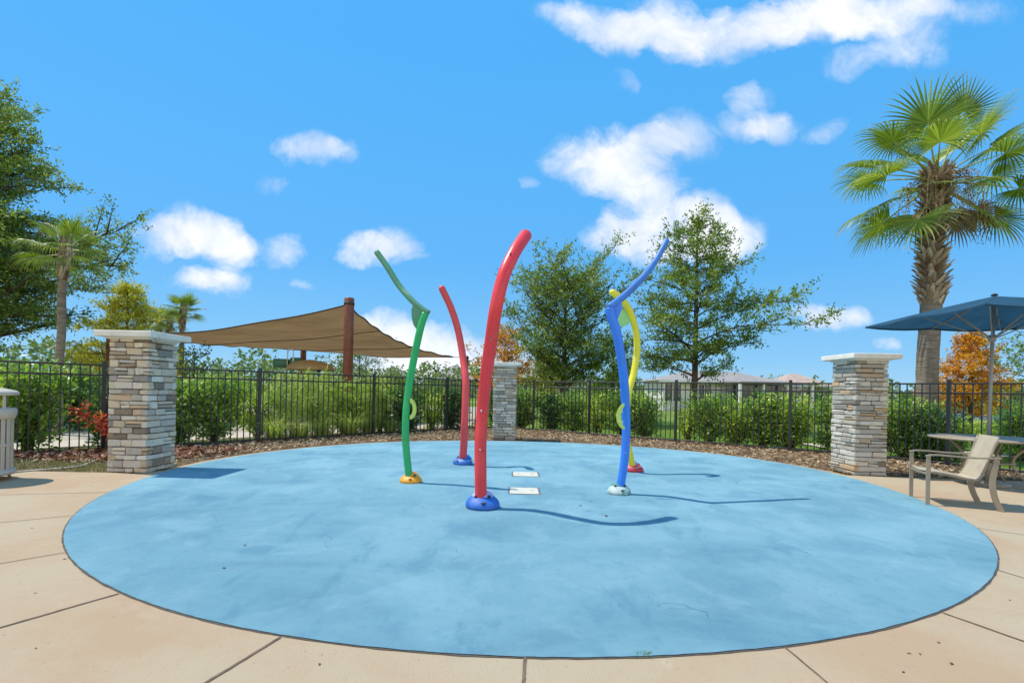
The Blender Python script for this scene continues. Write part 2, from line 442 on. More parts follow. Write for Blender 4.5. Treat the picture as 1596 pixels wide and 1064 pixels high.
# ------------------------------------------------------------------ world
w = bpy.data.worlds.new('World'); sc.world = w; w.use_nodes = True
nt = NT(w.node_tree)
sky = nt.n('ShaderNodeTexSky'); sky.sky_type = 'NISHITA'; sky.sun_disc = False
sky.sun_elevation = SUN_EL; sky.sun_rotation = math.atan2(S.x, S.y)
sky.air_density = 1.0; sky.dust_density = .25; sky.ozone_density = 2.0
gen = nt.n('ShaderNodeTexCoord').outputs['Generated']
sp = nt.n('ShaderNodeSeparateXYZ'); nt.l(gen, sp.inputs[0])
dy = nt.math('MAXIMUM', sp.outputs[1], .05)
u = nt.math('DIVIDE', sp.outputs[0], dy); vv = nt.math('DIVIDE', sp.outputs[2], dy)
cb = nt.n('ShaderNodeCombineXYZ'); nt.l(u, cb.inputs[0]); nt.l(vv, cb.inputs[1]); uv = cb.outputs[0]
d1 = nt.noise(uv, 3.2, 3, .55, out='Color'); d2 = nt.noise(uv, 10, 4, .6, out='Color')
off = nt.vmath('ADD', nt.vmath('MULTIPLY', nt.vmath('SUBTRACT', d1, (.5, .5, .5)), (.15, .10, 0)),
               nt.vmath('MULTIPLY', nt.vmath('SUBTRACT', d2, (.5, .5, .5)), (.10, .07, 0)))
uvd = nt.vmath('ADD', uv, off)
CLOUDS = [(905, 28, 75, 34, .8), (965, 48, 70, 40, 1), (1030, 35, 95, 48, 1), (1105, 62, 100, 46, 1), (1180, 35, 85, 45, 1.05), (1265, 22, 95, 48, 1.1), (1340, 20, 85, 45, .9),
          (1415, 55, 75, 60, .62), (1330, 92, 62, 32, .55), (1510, 25, 85, 40, .55), (1440, 5, 80, 30, .8),
          (1165, 150, 50, 26, .5), (1150, 195, 55, 34, .62), (1215, 195, 62, 34, .75), (1300, 195, 28, 26, .36),
          (905, 245, 65, 36, .85), (970, 230, 85, 48, 1.0), (1045, 215, 75, 55, .9), (1000, 285, 85, 42, .9), (925, 280, 45, 22, .5), (828, 284, 26, 16, .45),
          (975, 372, 62, 36, .75), (1020, 350, 80, 50, 1.0), (1085, 340, 70, 42, .9), (1125, 372, 72, 50, 1.0), (1010, 395, 60, 32, .9), (1090, 400, 70, 30, .7),
          (470, 240, 55, 30, .8), (515, 245, 38, 22, .55), (422, 290, 26, 16, .4), (975, 122, 34, 20, .38),
          (250, 372, 66, 34, .9), (300, 362, 85, 44, 1.1), (355, 385, 62, 36, 1.0), (300, 435, 50, 26, .8), (355, 440, 58, 30, .85), (450, 385, 42, 32, .75), (478, 435, 20, 12, .3),
          (575, 395, 48, 26, .75), (615, 383, 50, 34, .85), (655, 405, 25, 8, .3),
          (1285, 492, 62, 28, 1.1), (1375, 520, 26, 13, .5),
          (600, 520, 80, 44, .9), (670, 545, 110, 42, .9), (560, 500, 50, 24, .7), (760, 560, 110, 36, .7), (640, 580, 160, 34, .7)]
tot = None
for (px, py, rx, ry, a) in CLOUDS:
    x, y = unroll(px, py)
    d = nt.vmath('MULTIPLY', nt.vmath('SUBTRACT', uvd, (x / F, -y / F, 0)), (F / rx / 1.0, F / ry / .98, 0))
    L = nt.vmath('DOT_PRODUCT', d, d)
    val = nt.math('MULTIPLY', nt.math('SUBTRACT', 1.0, L, clamp=True), a)
    tot = val if tot is None else nt.math('MAXIMUM', tot, val) if False else nt.math('ADD', tot, nt.math('MULTIPLY', val, nt.math('SUBTRACT', 1.15, tot, clamp=True)))
fb = nt.noise(uv, 7.5, 10, .66, .5)
fb2 = nt.noise(uv, 2.6, 6, .6)
dens = nt.math('ADD', tot, nt.math('MULTIPLY', nt.math('SUBTRACT', fb, .5), 1.5))
dens = nt.maprange(dens, .0, 1.25)
dens = nt.math('MULTIPLY', dens, nt.maprange(tot, .0, .16))
front = nt.maprange(sp.outputs[1], .05, .2)
dens = nt.math('MULTIPLY', dens, front)
# unseen warm clouds added low behind the camera to fill the shaded fronts
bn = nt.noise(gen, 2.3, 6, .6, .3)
fill_bank = nt.math('MULTIPLY', nt.maprange(bn, .32, .46), nt.maprange(sp.outputs[1], .0, -.25))
fill_bank = nt.math('MULTIPLY', fill_bank, nt.maprange(sp.outputs[2], .62, .30))
veil = nt.math('MULTIPLY', nt.math('MULTIPLY', nt.maprange(tot, .0, .5), nt.maprange(fb, .36, .66)), .55)
dens = nt.math('MAXIMUM', dens, nt.math('MULTIPLY', veil, front))
dens = nt.math('MAXIMUM', dens, fill_bank)
# grade of the clear sky: deeper blue aloft, paler towards the horizon
hs = nt.n('ShaderNodeHueSaturation'); nt.l(sky.outputs[0], hs.inputs['Color']); hs.inputs['Saturation'].default_value = 1.15
grade = nt.ramp(nt.maprange(sp.outputs[2], 0, .65, smooth=False), [(0, (.95, 1.05, 1.12)), (.2, (.92, 1.15, 1.22)), (.5, (1.1, 1.5, 1.55)), (1, (1.2, 1.8, 1.85))])
skyc = nt.mix(1.0, hs.outputs[0], grade, 'MULTIPLY')
deep = nt.ramp(nt.maprange(sp.outputs[2], -.02, .7, smooth=False), [(0, (.44, .73, .98)), (.12, (.25, .60, .985)), (.35, (.13, .495, .99)), (.8, (.09, .465, 1.0))])
skyc = nt.mix(.88, skyc, nt.mix(1.0, deep, (10.0, 10.0, 10.0), 'MULTIPLY'))
shade = nt.mix(nt.maprange(nt.math('ADD', nt.math('MULTIPLY', fb2, .6), nt.math('MULTIPLY', fb, .4)), .38, .6), (8.1, 8.8, 10.0), (10.8, 10.8, 11.2))
shade = nt.mix(fill_bank, shade, (15.0, 13.6, 11.8))
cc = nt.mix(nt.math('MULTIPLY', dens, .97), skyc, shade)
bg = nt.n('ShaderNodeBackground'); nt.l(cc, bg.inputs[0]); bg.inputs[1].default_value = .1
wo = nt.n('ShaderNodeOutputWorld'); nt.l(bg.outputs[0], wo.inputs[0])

# ------------------------------------------------------------------ ground, deck, pad
ground = sheet('ground', [(-900, -900), (900, -900), (900, 1500), (-900, 1500)], -.06, 'lawn')
PC = Vector((.18, 7.73))                                  # pad centre
EDGE = [(100, 838), (185, 924), (310, 962), (438, 992), (620, 1014), (812, 1023), (1030, 1022), (1222, 1008), (1350, 985), (1467, 953), (1530, 915), (1553, 880), (1545, 845), (1500, 808),
        (1392, 766), (1300, 738), (1180, 715), (1000, 697), (860, 690), (780, 687.5), (626, 688.5), (480, 698), (380, 710), (300, 724), (250, 739), (170, 768), (115, 803)]
ring = []
for p in EDGE:
    g = gr(*p); d = Vector((g.x, g.y)) - PC; ring.append((math.atan2(d.y, d.x), d.length))
ring.sort()
angs = np.array([a for a, r in ring]); rads = np.array([r for a, r in ring])
rads = np.clip(rads, 5.1, 5.5)
A = np.concatenate([angs - 2 * math.pi, angs, angs + 2 * math.pi]); Rr = np.tile(rads, 3)
def pad_r(a):
    ks = np.linspace(-.22, .22, 9); return float(np.mean(np.interp(a + ks, A, Rr)))
def pad_poly(extra, wob=0, n=240):
    out = []
    for i in range(n):
        a = -math.pi + 2 * math.pi * i / n
        r = pad_r(a) + extra + (random.uniform(-wob, wob) if wob else 0)
        out.append((PC.x + r * math.cos(a), PC.y + r * math.sin(a)))
    return out
sheet('mulch_bed', [(-9.4, 8.0), (-7.2, 8.4), (-5.2, 8.0), (7.0, 8.2), (9.4, 7.9), (10.4, 7.0), (10.9, 7.6), (8.7, 11.7), (1.1, 17.5), (-1.4, 18.1), (-10.3, 7.9)], -.020, 'mulch')
sheet('grass_verge', [(-14, 7.05), (-5.0, 7.05), (-4.9, 7.8), (-5.6, 8.4), (-7.2, 8.55), (-9.0, 8.35), (-14, 8.3)], -.016, 'rough_grass')
rear = [(PC.x + (pad_r(a) + .13) * math.cos(a), PC.y + (pad_r(a) + .13) * math.sin(a)) for a in [math.radians(7 + 175.5 * i / 90) for i in range(91)]]
sheet('concrete_deck', [(-16, -9), (16, -9), (16, 7.5), (11, 7.75), (8.4, 8.15), (6.2, 8.35)] + rear + [(-5.35, 7.2), (-16, 7.15)], 0, 'deck_concrete')
sheet('expansion_joint', pad_poly(.011, .003, 600), .0035, 'joint_dark')
sheet('splash_pad', pad_poly(0, .0025, 600), .0075, 'pad_blue')
# paving joints in the deck
bm = bmesh.new()
J = [((185, 925), (0, 978)), ((437, 993), (318, 1066)), ((818, 1024), (816, 1066)), ((1223, 1008), (1292, 1066)), ((1470, 955), (1600, 1001)), ((1554, 888), (1600, 902)),
     ((101, 861), (-40, 885)), ((118, 803), (-40, 818)), ((172, 767), (-40, 772)), ((1517, 822), (1600, 834))]
for k, (a, b) in enumerate(J):
    a, b = gr(*a), gr(*b); d = (b - a); far = a + d * (3.0 if k < 6 else 1.6)
    t = Vector((-d.y, d.x, 0)).normalized() * (.0075 if k in (0, 1, 2, 4) else .005)
    n = 30; prev = None
    for i in range(n + 1):
        q = a.lerp(far, i / n) + t * random.uniform(-.25, .25)
        cur = [bm.verts.new((q.x + t.x, q.y + t.y, .0042)), bm.verts.new((q.x - t.x, q.y - t.y, .0042))]
        if prev: bm.faces.new((prev[0], prev[1], cur[1], cur[0]))
        prev = cur
o = from_bm('paving_joints', bm, 'joint_tan'); o['kind'] = 'structure'
# beyond the fence
sheet('playground_ground', [(-40, 13), (-10.3, 8.8), (-1.6, 18.4), (-1.5, 40), (-40, 40)], -.045, 'playground_ground')
sheet('path', [(-14, 9.0), (-10.2, 8.9), (-1.4, 19.0), (-1.9, 20.2), (-11.2, 10.1), (-14, 10.2)], -.03, 'sand_path')
sheet('sidewalk', [(8.3, 13.4), (14, 11.0), (24, 9.5), (24, 10.6), (14, 12.2), (8.3, 14.6)], -.03, 'sand_path')
sheet('lake', [(24, 36), (130, 30), (130, 75), (34, 72)], -.04, 'lake_water')

# ------------------------------------------------------------------ litter (uncountable)
def leaf_arrays(C, D, N, Ls, Ws, fold=.0):
    """rhombus leaves: base C, direction D, normal N"""
    D = D / np.linalg.norm(D, axis=1, keepdims=True)
    Sd = np.cross(D, N); Sd /= np.linalg.norm(Sd, axis=1, keepdims=True) + 1e-9
    Nn = np.cross(Sd, D)
    L = Ls[:, None]; W = Ws[:, None]
    V = np.stack([C, C + D * L * .45 + Sd * W * .5 + Nn * L * fold, C + D * L, C + D * L * .45 - Sd * W * .5 + Nn * L * fold], 1)
    return V.reshape(-1, 3)
def leaves_mesh(name, C, D, N, Ls, Ws, tones, fold=.0):
    V = leaf_arrays(C, D, N, Ls, Ws, fold); n = len(C)
    return np_mesh(name, V, np.arange(n * 4).reshape(n, 4), np.clip(tones, 0, 1))
def in_poly(P, poly):
    x, y = P[:, 0], P[:, 1]; ins = np.zeros(len(P), bool); j = len(poly) - 1
    for i in range(len(poly)):
        xi, yi = poly[i]; xj, yj = poly[j]
        cnd = ((yi > y) != (yj > y)) & (x < (xj - xi) * (y - yi) / (yj - yi + 1e-12) + xi)
        ins ^= cnd; j = i
    return ins
def scatter(poly, n, bbox):
    P = np.column_stack([rng.uniform(bbox[0], bbox[1], n), rng.uniform(bbox[2], bbox[3], n)])
    P = P[in_poly(P, poly)]
    d = np.hypot(P[:, 0] - PC.x, P[:, 1] - PC.y)
    return P[d > 5.48]
BED = [(-9.3, 8.0), (-4.4, 7.95), (-3.5, 8.6), (4, 8.5), (8.6, 8.25), (9.7, 8.0), (8.1, 11.3), (.95, 16.9), (-1.0, 17.4)]
P = scatter(BED, 60000, (-9.3, 9.7, 7.9, 17.4)); n = len(P)
a = rng.uniform(0, 6.28, n)
D = np.column_stack([np.cos(a), np.sin(a), rng.uniform(-.1, .55, n)])
N = np.column_stack([rng.normal(0, .5, n), rng.normal(0, .5, n), np.ones(n)])
me = leaves_mesh('mulch_chips', np.column_stack([P, rng.uniform(-.018, .02, n)]), D, N, rng.uniform(.05, .16, n), rng.uniform(.006, .035, n), rng.beta(1.6, 1.6, n))
o = link('mulch_chips', me, 'litter'); tag(o, 'dry brown bark chips and pine straw covering the bed inside the black fence', 'mulch', kind='stuff')
VG = [(-12, 7.2), (-5.5, 7.25), (-5.5, 8.5), (-9, 8.5), (-12, 8.4)]
P = scatter(VG, 10000, (-12, -5, 7.15, 8.5)); n = len(P)
D = np.column_stack([rng.normal(0, .5, n), rng.normal(0, .5, n), rng.uniform(.3, 1, n)])
N = np.column_stack([rng.normal(0, 1, n), rng.normal(0, 1, n), rng.uniform(0, .6, n)])
me = leaves_mesh('grass_blades', np.column_stack([P, np.full(n, -.018)]), D, N, rng.uniform(.03, .085, n), rng.uniform(.006, .014, n), rng.beta(1.3, 2, n))
o = link('grass_blades', me, 'leaf_verge'); tag(o, 'short patchy green grass at the left pillar and litter bin', 'grass', kind='stuff')
# leaf litter in front of the left hedge
P = scatter([(-9.6, 8.2), (-5.9, 8.2), (-5.2, 10.0), (-7.2, 9.9)], 5000, (-9.6, -5, 8.1, 10)); n = len(P)
a = rng.uniform(0, 6.28, n)
D = np.column_stack([np.cos(a), np.sin(a), rng.uniform(-.1, .7, n)]); N = np.column_stack([rng.normal(0, .6, n), rng.normal(0, .6, n), np.ones(n)])
me = leaves_mesh('leaf_litter', np.column_stack([P, rng.uniform(-.01, .05, n)]), D, N, rng.uniform(.06, .14, n), rng.uniform(.03, .08, n), rng.uniform(0, 1, n), .1)
o = link('leaf_litter', me, 'litter_red'); tag(o, 'fallen reddish brown leaves under the left hedge behind the litter bin', 'leaves', kind='stuff')

# single fallen leaves
def dry_leaf_mesh():
    bm = bmesh.new()
    pts = [(-.5, 0, .02), (-.25, .22, .10), (.1, .26, .13), (.38, .12, .08), (.55, 0, .03), (.36, -.13, .10), (.05, -.24, .16), (-.27, -.2, .09)]
    vs = [bm.verts.new(p) for p in pts]; c = bm.verts.new((0, 0, .02))
    for i in range(8): bm.faces.new((c, vs[i], vs[(i + 1) % 8]))
    return bm
lf = from_bm('dry_leaf', dry_leaf_mesh(), 'dry_leaf')
PADL = [(905, 789, 2.2), (921, 783, 1.3), (945, 805, 3), (939, 803, 1.5), (918, 798, 1.2), (382, 851, 1.8), (349, 887, 2), (273, 791, 1.1), (500, 817, 1), (1148, 753, 2.4), (1257, 862, 1.2), (1366, 905, .9), (1301, 881, .8), (1187, 822, .8), (870, 895, .8), (1268, 739, 1.3), (1010, 932, 1), (1400, 860, .8)]
DECKL = [(50, 823, 1.3), (55, 924, 1), (101, 871, 1.2), (498, 1035, 1.2), (1463, 1001, 1.2), (1483, 1034, 1.6), (1408, 1047, 1.1), (1434, 1019, 1), (1417, 1018, 1), (1574, 935, 1.1), (141, 757, 1.2), (1528, 915, .9), (56, 1010, .9), (114, 782, .9)]
first = True
for lst, lab, gp, zz in ((PADL, 'small dark dry leaf fallen on the blue splash pad', 'dry leaves on the blue pad', .0085), (DECKL, 'small dark dry leaf fallen on the tan concrete deck', 'dry leaves on the tan deck', .001)):
    for (px, py, s_) in lst:
        o = lf if first else lf.copy()
        if not first: COL.objects.link(o)
        first = False
        g = gr(px, py); k = .020 * s_
        o.location = (g.x, g.y, zz); o.scale = (k, k * random.uniform(.6, 1), k); o.rotation_euler = (0, 0, random.uniform(0, 6.28))
        tag(o, lab, 'leaf', gp)
# clump of weed in the joint
bm = bmesh.new(); g = gr(1002, 1021)
for i in range(26):
    a = random.uniform(0, 6.28); r = random.uniform(.02, .05); b0 = g + Vector((random.uniform(-.03, .03), random.uniform(-.006, .006), .004))
    t = b0 + Vector((math.cos(a) * r, math.sin(a) * r, random.uniform(.004, .02))); sd = Vector((-math.sin(a), math.cos(a), 0)) * .0025
    bm.faces.new([bm.verts.new(b0 - sd), bm.verts.new(b0 + sd), bm.verts.new(t)])
o = from_bm('weed_tuft', bm, 'leaf_grass'); tag(o, 'tiny green weed growing in the dark joint at the front rim of the pad', 'weed')

bm = bmesh.new(); rc = random.Random(3)
for (px, py, n_, a0) in ((500, 834, 9, .2), (330, 815, 8, .5), (358, 812, 6, .1), (642, 785, 6, .4), (730, 782, 5, .9), (1020, 948, 9, 0), (1035, 950, 5, .6), (905, 785, 6, -.3), (930, 790, 5, .8), (1128, 752, 7, -.2), (700, 871, 7, .1), (560, 700, 4, 0), (955, 712, 5, .1)):
    g = gr(px, py); a = a0; p = Vector((g.x, g.y, .0082)); prev = None
    for i in range(n_ * 2):
        a += rc.uniform(-.7, .7); q = p + Vector((math.cos(a), math.sin(a), 0)) * rc.uniform(.015, .035); w0 = rc.uniform(.0006, .0020)
        sd = Vector((-math.sin(a), math.cos(a), 0)) * w0
        cur = [bm.verts.new(q - sd), bm.verts.new(q + sd)]
        if prev: bm.faces.new((prev[0], prev[1], cur[1], cur[0]))
        prev = cur; p = q
for f in bm.faces:
    f.normal_update()
    if f.normal.z < 0: f.normal_flip()
plain('crack_dark', (.035, .10, .14), .9, .3, 20)
o = from_bm('surface_cracks', bm, 'crack_dark'); o['kind'] = 'structure'
# ------------------------------------------------------------------ drain plates
for pts, lab in (([(796.5, 761), (838, 761), (839, 770.5), (793.5, 770.5)], 'near white rectangular cover plate set in the blue pad beside the green pole shadow'),
                 ([(801, 736.3), (837, 736.3), (838.4, 743), (799.4, 743)], 'far white rectangular cover plate set in the blue pad behind the nearer plate')):
    q = [gr(*p) for p in pts]; cx = sum((p for p in q), Vector()) / 4
    wd = (q[1] - q[0]).length * .5 + (q[2] - q[3]).length * .5; dp = abs(q[0].y - q[3].y)
    t = empty('cover_plate', (cx.x, cx.y, 0), 0, lab, 'cover plate', 'white cover plates in the pad')
    bm = bmesh.new(); box(bm, (0, 0, .008), (wd, dp, .012)); bevel(bm, .002); from_bm('plate', bm, 'plate_white', t)
    bm = bmesh.new()
    for a_, b_ in (((0, dp / 2 + .012), (wd + .048, .012)), ((0, -dp / 2 - .012), (wd + .048, .012)), ((wd / 2 + .018, 0), (.012, dp + .012)), ((-wd / 2 - .018, 0), (.012, dp + .012))):
        box(bm, (a_[0], a_[1], .0085), (b_[0], b_[1], .007))
    from_bm('frame', bm, 'joint_tan', t)
    for sx in (-1, 1):
        bm = bmesh.new(); box(bm, (sx * wd * .28, 0, .0146), (.05, .014, .0015)); from_bm('slot', bm, 'dark_spot', t)
    for sx in (-1, 1):
        for sy in (-1, 1):
            bm = bmesh.new(); cyl(bm, (sx * (wd / 2 - .02), sy * (dp / 2 - .02)), .006, .0135, .0165, 10); from_bm('screw', bm, 'steel', t)

# ------------------------------------------------------------------ spray poles
def dome(bm, c, rx, ry, rz, n=20, m=7, tilt=0, z0=0.0):
    lathe(bm, [(math.cos(t) , math.sin(t) * rz) for t in [math.pi / 2 * i / m * .98 for i in range(m + 1)]], n, (0, 0, 0), rx, ry)
    bmesh.ops.translate(bm, verts=bm.verts, vec=c)
def spray(name, label, base_px, pts, rads, mat, foot, extra):
    g = gr(*base_px)
    t = empty(name, (g.x, g.y, 0), 0, label, 'water spray pole', 'curved water spray poles on the splash pad')
    P = [at(px, py, g.y + dy) - Vector((g.x, g.y, 0)) for px, py, dy in pts]
    return t, g, P
def foot(t, c, size, low, high, spots, facing=-1.57, stripes=None):
    """two lobed moulded animal foot: wide lower shell, raised upper shell, dark eyes and nostrils"""
    w_, h_ = size
    rz = Matrix.Rotation(facing + 1.57, 4, 'Z')
    bm = bmesh.new()
    prof = [(.90, .0), (1.0, .10), (1.02, .24), (.97, .42), (.86, .60), (.68, .76), (.42, .88), (.15, .93)]
    lathe(bm, [(r, z * h_) for r, z in prof], 32, (0, 0, 0), w_ / 2, w_ / 2 * .82)
    for v_ in bm.verts:
        if v_.co.y < 0: v_.co.z *= 1 - .25 * min(1, -v_.co.y / (w_ * .4)); v_.co.y *= 1.12
    bmesh.ops.transform(bm, matrix=Matrix.Translation(c) @ rz, verts=bm.verts)
    b = from_bm('foot_shell', bm, low, t, True)
    bm = bmesh.new()
    prof = [(.86, .30), (.90, .42), (.86, .62), (.74, .84), (.56, 1.0), (.40, 1.10), (.30, 1.13)]
    lathe(bm, [(r, z * h_) for r, z in prof], 32, (0, 0, 0), w_ / 2 * .86, w_ / 2 * .78)
    bmesh.ops.transform(bm, matrix=Matrix.Translation(c) @ rz @ Matrix.Translation((0, w_ * .10, 0)), verts=bm.verts)
    u_ = from_bm('upper_shell', bm, high, t, True)
    if stripes:
        bm = bmesh.new()
        n = 28
        tube(bm, [(math.cos(a) * w_ / 2 * .885, math.sin(a) * w_ / 2 * .80, h_ * .50) for a in [2 * math.pi * i / n for i in range(n + 1)]], w_ * .028, 6, cap=False)
        bmesh.ops.transform(bm, matrix=Matrix.Translation(c) @ rz @ Matrix.Translation((0, w_ * .05, 0)), verts=bm.verts)
        from_bm('rim_band', bm, stripes, t, True)
    for k in range(8):
        a = 2 * math.pi * (k + .5) / 8
        bm = bmesh.new(); bmesh.ops.create_uvsphere(bm, u_segments=8, v_segments=5, radius=.006)
        bmesh.ops.transform(bm, matrix=Matrix.Translation(c) @ rz @ Matrix.Translation((math.cos(a) * w_ / 2 * .97, math.sin(a) * w_ / 2 * .84, h_ * .12)), verts=bm.verts)
        from_bm('bolt', bm, 'steel', b, True)
    for s_ in (-1, 1):
        bm = bmesh.new(); bmesh.ops.create_uvsphere(bm, u_segments=12, v_segments=8, radius=w_ * .055)
        a = -1.57 + s_ * .62
        bmesh.ops.transform(bm, matrix=Matrix.Translation(c) @ rz @ Matrix.Translation((math.cos(a) * w_ * .325, w_ * .10 + math.sin(a) * w_ * .30, h_ * .80)), verts=bm.verts)
        from_bm('eye', bm, spots, u_, True)
    bm = bmesh.new(); bmesh.ops.create_uvsphere(bm, u_segments=12, v_segments=6, radius=1)
    bmesh.ops.scale(bm, vec=(w_ * .085, w_ * .03, w_ * .030), verts=bm.verts)
    bmesh.ops.transform(bm, matrix=Matrix.Translation(c) @ rz @ Matrix.Translation((w_ * .05, -w_ * .425, h_ * .50)), verts=bm.verts)
    from_bm('mouth', bm, spots, b, True)
def pipe(t, name, P, r0, r1, mat, n=6, flat=.86, sides=20, flatdir=(0, 1, 0), tip=True):
    C_ = catmull(P, n); m_ = len(C_)
    R_ = [r0 + (r1 - r0) * i / (m_ - 1) for i in range(m_)]
    if tip:                                            # rounded end
        d = (C_[-1] - C_[-2]).normalized(); r = R_[-1]; e = C_[-1].copy()
        for k in (.35, .65, .85, .97): C_.append(e + d * r * k); R_.append(r * math.sqrt(1 - k * k))
    bm = bmesh.new(); tube(bm, C_, R_, sides, flat, True, flatdir)
    return from_bm(name, bm, mat, t, True)
def bolt(t, p, r=.012, mat='steel', n=Vector((0, -1, 0)), name='bolt'):
    bm = bmesh.new(); bmesh.ops.create_uvsphere(bm, u_segments=10, v_segments=6, radius=r)
    bmesh.ops.translate(bm, verts=bm.verts, vec=p); return from_bm(name, bm, mat, t, True)

LOWER = 'blue_paint'
# --- big red
t, g, P = spray('water_spray_pole', 'tall thick red curved spray pole on a blue foot, nearest in the middle', (752, 792),
    [(750, 772, 0), (749, 740, 0), (749, 690, .03), (752, 640, .05), (757, 590, -.03), (764, 540, -.18), (773, 480, -.31), (785, 430, -.28), (802, 393, -.15), (819, 367, .05)], 0, 0, 0, 0)
P[0].z = .06
pipe(t, 'pole', P[:1] + P[1:], .066, .070, 'red_paint', 7, .9)
bm = bmesh.new(); C_ = catmull(P, 7)
k0, k1 = 12, 44
tube(bm, [p + Vector((.028, -.055, 0)) for p in C_[k0:k1]], [.004 + .010 * math.sin(math.pi * i / (k1 - k0 - 1)) for i in range(k1 - k0)], 8)
from_bm('ridge', bm, 'red_paint', t, True)
foot(t, Vector((0, .02, .004)), (.375, .165), 'foot_blue', 'foot_lilac', 'dark_spot')
p = at(751, 640, g.y + .05) - Vector((g.x, g.y, 0)); bolt(t, p + Vector((0, -.068, 0)), .013)
p = at(797, 398, g.y - .2) - Vector((g.x, g.y, 0)); bolt(t, p + Vector((-.01, -.062, 0)), .011, 'dark_spot', name='spray_nozzle')
# --- back red
t, g, P = spray('water_spray_pole', 'smaller red curved spray pole leaning left, behind the big red one', (721, 724),
    [(721, 716, .03), (723, 690, -.06), (724, 660, -.14), (726, 600, -.10), (722, 560, .06), (714, 515, .12), (703, 480, 0), (689, 450, -.1)], 0, 0, 0, 0)
P[0].z = .05
pipe(t, 'pole', P, .066, .058, 'red_paint_old', 7, .9)
foot(t, Vector((0, .05, .004)), (.36, .15), 'foot_blue', 'foot_blue', 'dark_spot', -2.3, 'foot_white')
# --- blue
t, g, P = spray('water_spray_pole', 'deep blue bent spray pole with its upper arm reaching right over a teal foot', (965, 770),
    [(966, 758, 0), (972, 728, 0), (975, 696, 0), (976, 662, 0), (975, 630, -.03), (972, 586, -.1), (967, 550, -.15), (960, 514, -.17), (952, 490, -.17), (950.5, 480, -.17)], 0, 0, 0, 0)
g0 = Vector((g.x, g.y, 0)); P[0].z = .06
pipe(t, 'pole', P, .052, .060, 'blue_paint', 7, .95, tip=False)
A_ = [at(*q) - g0 for q in ((949, 479, g.y - .17), (968, 465, g.y - .10), (991, 444, g.y), (1010, 423, g.y + .10), (1024, 403, g.y + .2), (1039, 376, g.y + .3))]
pipe(t, 'upper_arm', A_, .047, .038, 'blue_faded', 7, .95)
def plate(t, name, px, Y, mat, thick=.02):
    Q = [at(x, y, Y) - g0 for x, y in px]
    bm = bmesh.new()
    f = [bm.verts.new(q + Vector((0, -thick / 2, 0))) for q in Q]; b = [bm.verts.new(q + Vector((0, thick / 2, 0))) for q in Q]
    bm.faces.new(f); bm.faces.new(b[::-1]); n = len(Q)
    for i in range(n): bm.faces.new((f[i], b[i], b[(i + 1) % n], f[(i + 1) % n]))
    bmesh.ops.recalc_face_normals(bm, faces=bm.faces)
    return from_bm(name, bm, mat, t)
plate(t, 'gusset', [(950, 482), (969, 469), (968.5, 480), (966, 490), (962.5, 497), (957, 500)], g.y - .14, 'blue_paint', .03)
plate(t, 'wavy_fin', [(973, 628), (968, 631), (963, 638), (960.5, 648), (962, 658), (966, 665), (971, 669), (974, 668), (973, 664), (969.5, 661), (971, 657), (968, 653), (968.5, 649), (967.5, 645), (970.5, 641), (969.5, 637), (973, 633)], g.y - .14, 'lime_paint', .02)
for i, (x, y) in enumerate(((965, 645), (966, 657))): bolt(t, at(x, y, g.y - .155) - g0, .008)
foot(t, Vector((0, .01, .004)), (.30, .135), 'foot_white', 'foot_teal', 'dark_spot')
# --- green
t, g, P = spray('water_spray_pole', 'green bent spray pole with its upper arm reaching left over an orange foot', (640, 752),
    [(638, 738, 0), (634, 710, 0), (632, 680, 0), (633, 640, 0), (637, 605, .01), (643, 570, -.02), (650, 535, -.08), (657, 505, -.12), (663, 488, -.12)], 0, 0, 0, 0)
g0 = Vector((g.x, g.y, 0)); P[0].z = .06
pipe(t, 'pole', P, .050, .050, 'green_paint', 7, .95, tip=False)
A_ = [at(*q) - g0 for q in ((668, 488, g.y - .12), (656, 480, g.y - .10), (642, 468, g.y - .07), (622, 445, g.y), (603, 415, g.y + .06), (588, 394, g.y + .10))]
pipe(t, 'upper_arm', A_, .040, .042, 'green_faded', 7, .95)
plate(t, 'gusset', [(662, 487), (645, 473), (641.5, 482), (642, 496), (645, 507), (650, 514), (655, 508)], g.y - .10, 'green_faded', .03)
q = [(639 + 9.5 * math.sin(a) * 1.05, 637 - 16.5 * math.cos(a)) for a in [math.pi * i / 12 for i in range(13)]]
q2 = [(639 + 4.5 * math.sin(a), 637 - 10 * math.cos(a)) for a in [math.pi * i / 12 for i in range(13)]][::-1]
bm = bmesh.new(); o_ = [at(x, y, g.y - .02) - g0 for x, y in q]; i_ = [at(x, y, g.y - .02) - g0 for x, y in q2[::-1]]
th_ = Vector((0, .02, 0))
for k in range(12):
    a1, a2, b1, b2 = o_[k], o_[k + 1], i_[k], i_[k + 1]
    vs = [bm.verts.new(x) for x in (a1 - th_, a2 - th_, b2 - th_, b1 - th_, a1 + th_, a2 + th_, b2 + th_, b1 + th_)]
    for f in ((0, 1, 2, 3), (7, 6, 5, 4), (0, 4, 5, 1), (2, 6, 7, 3)): bm.faces.new([vs[i] for i in f])
from_bm('ring_fin', bm, 'lime_paint', t)
foot(t, Vector((0, .02, .004)), (.30, .125), 'foot_orange', 'foot_orange', 'dark_spot')
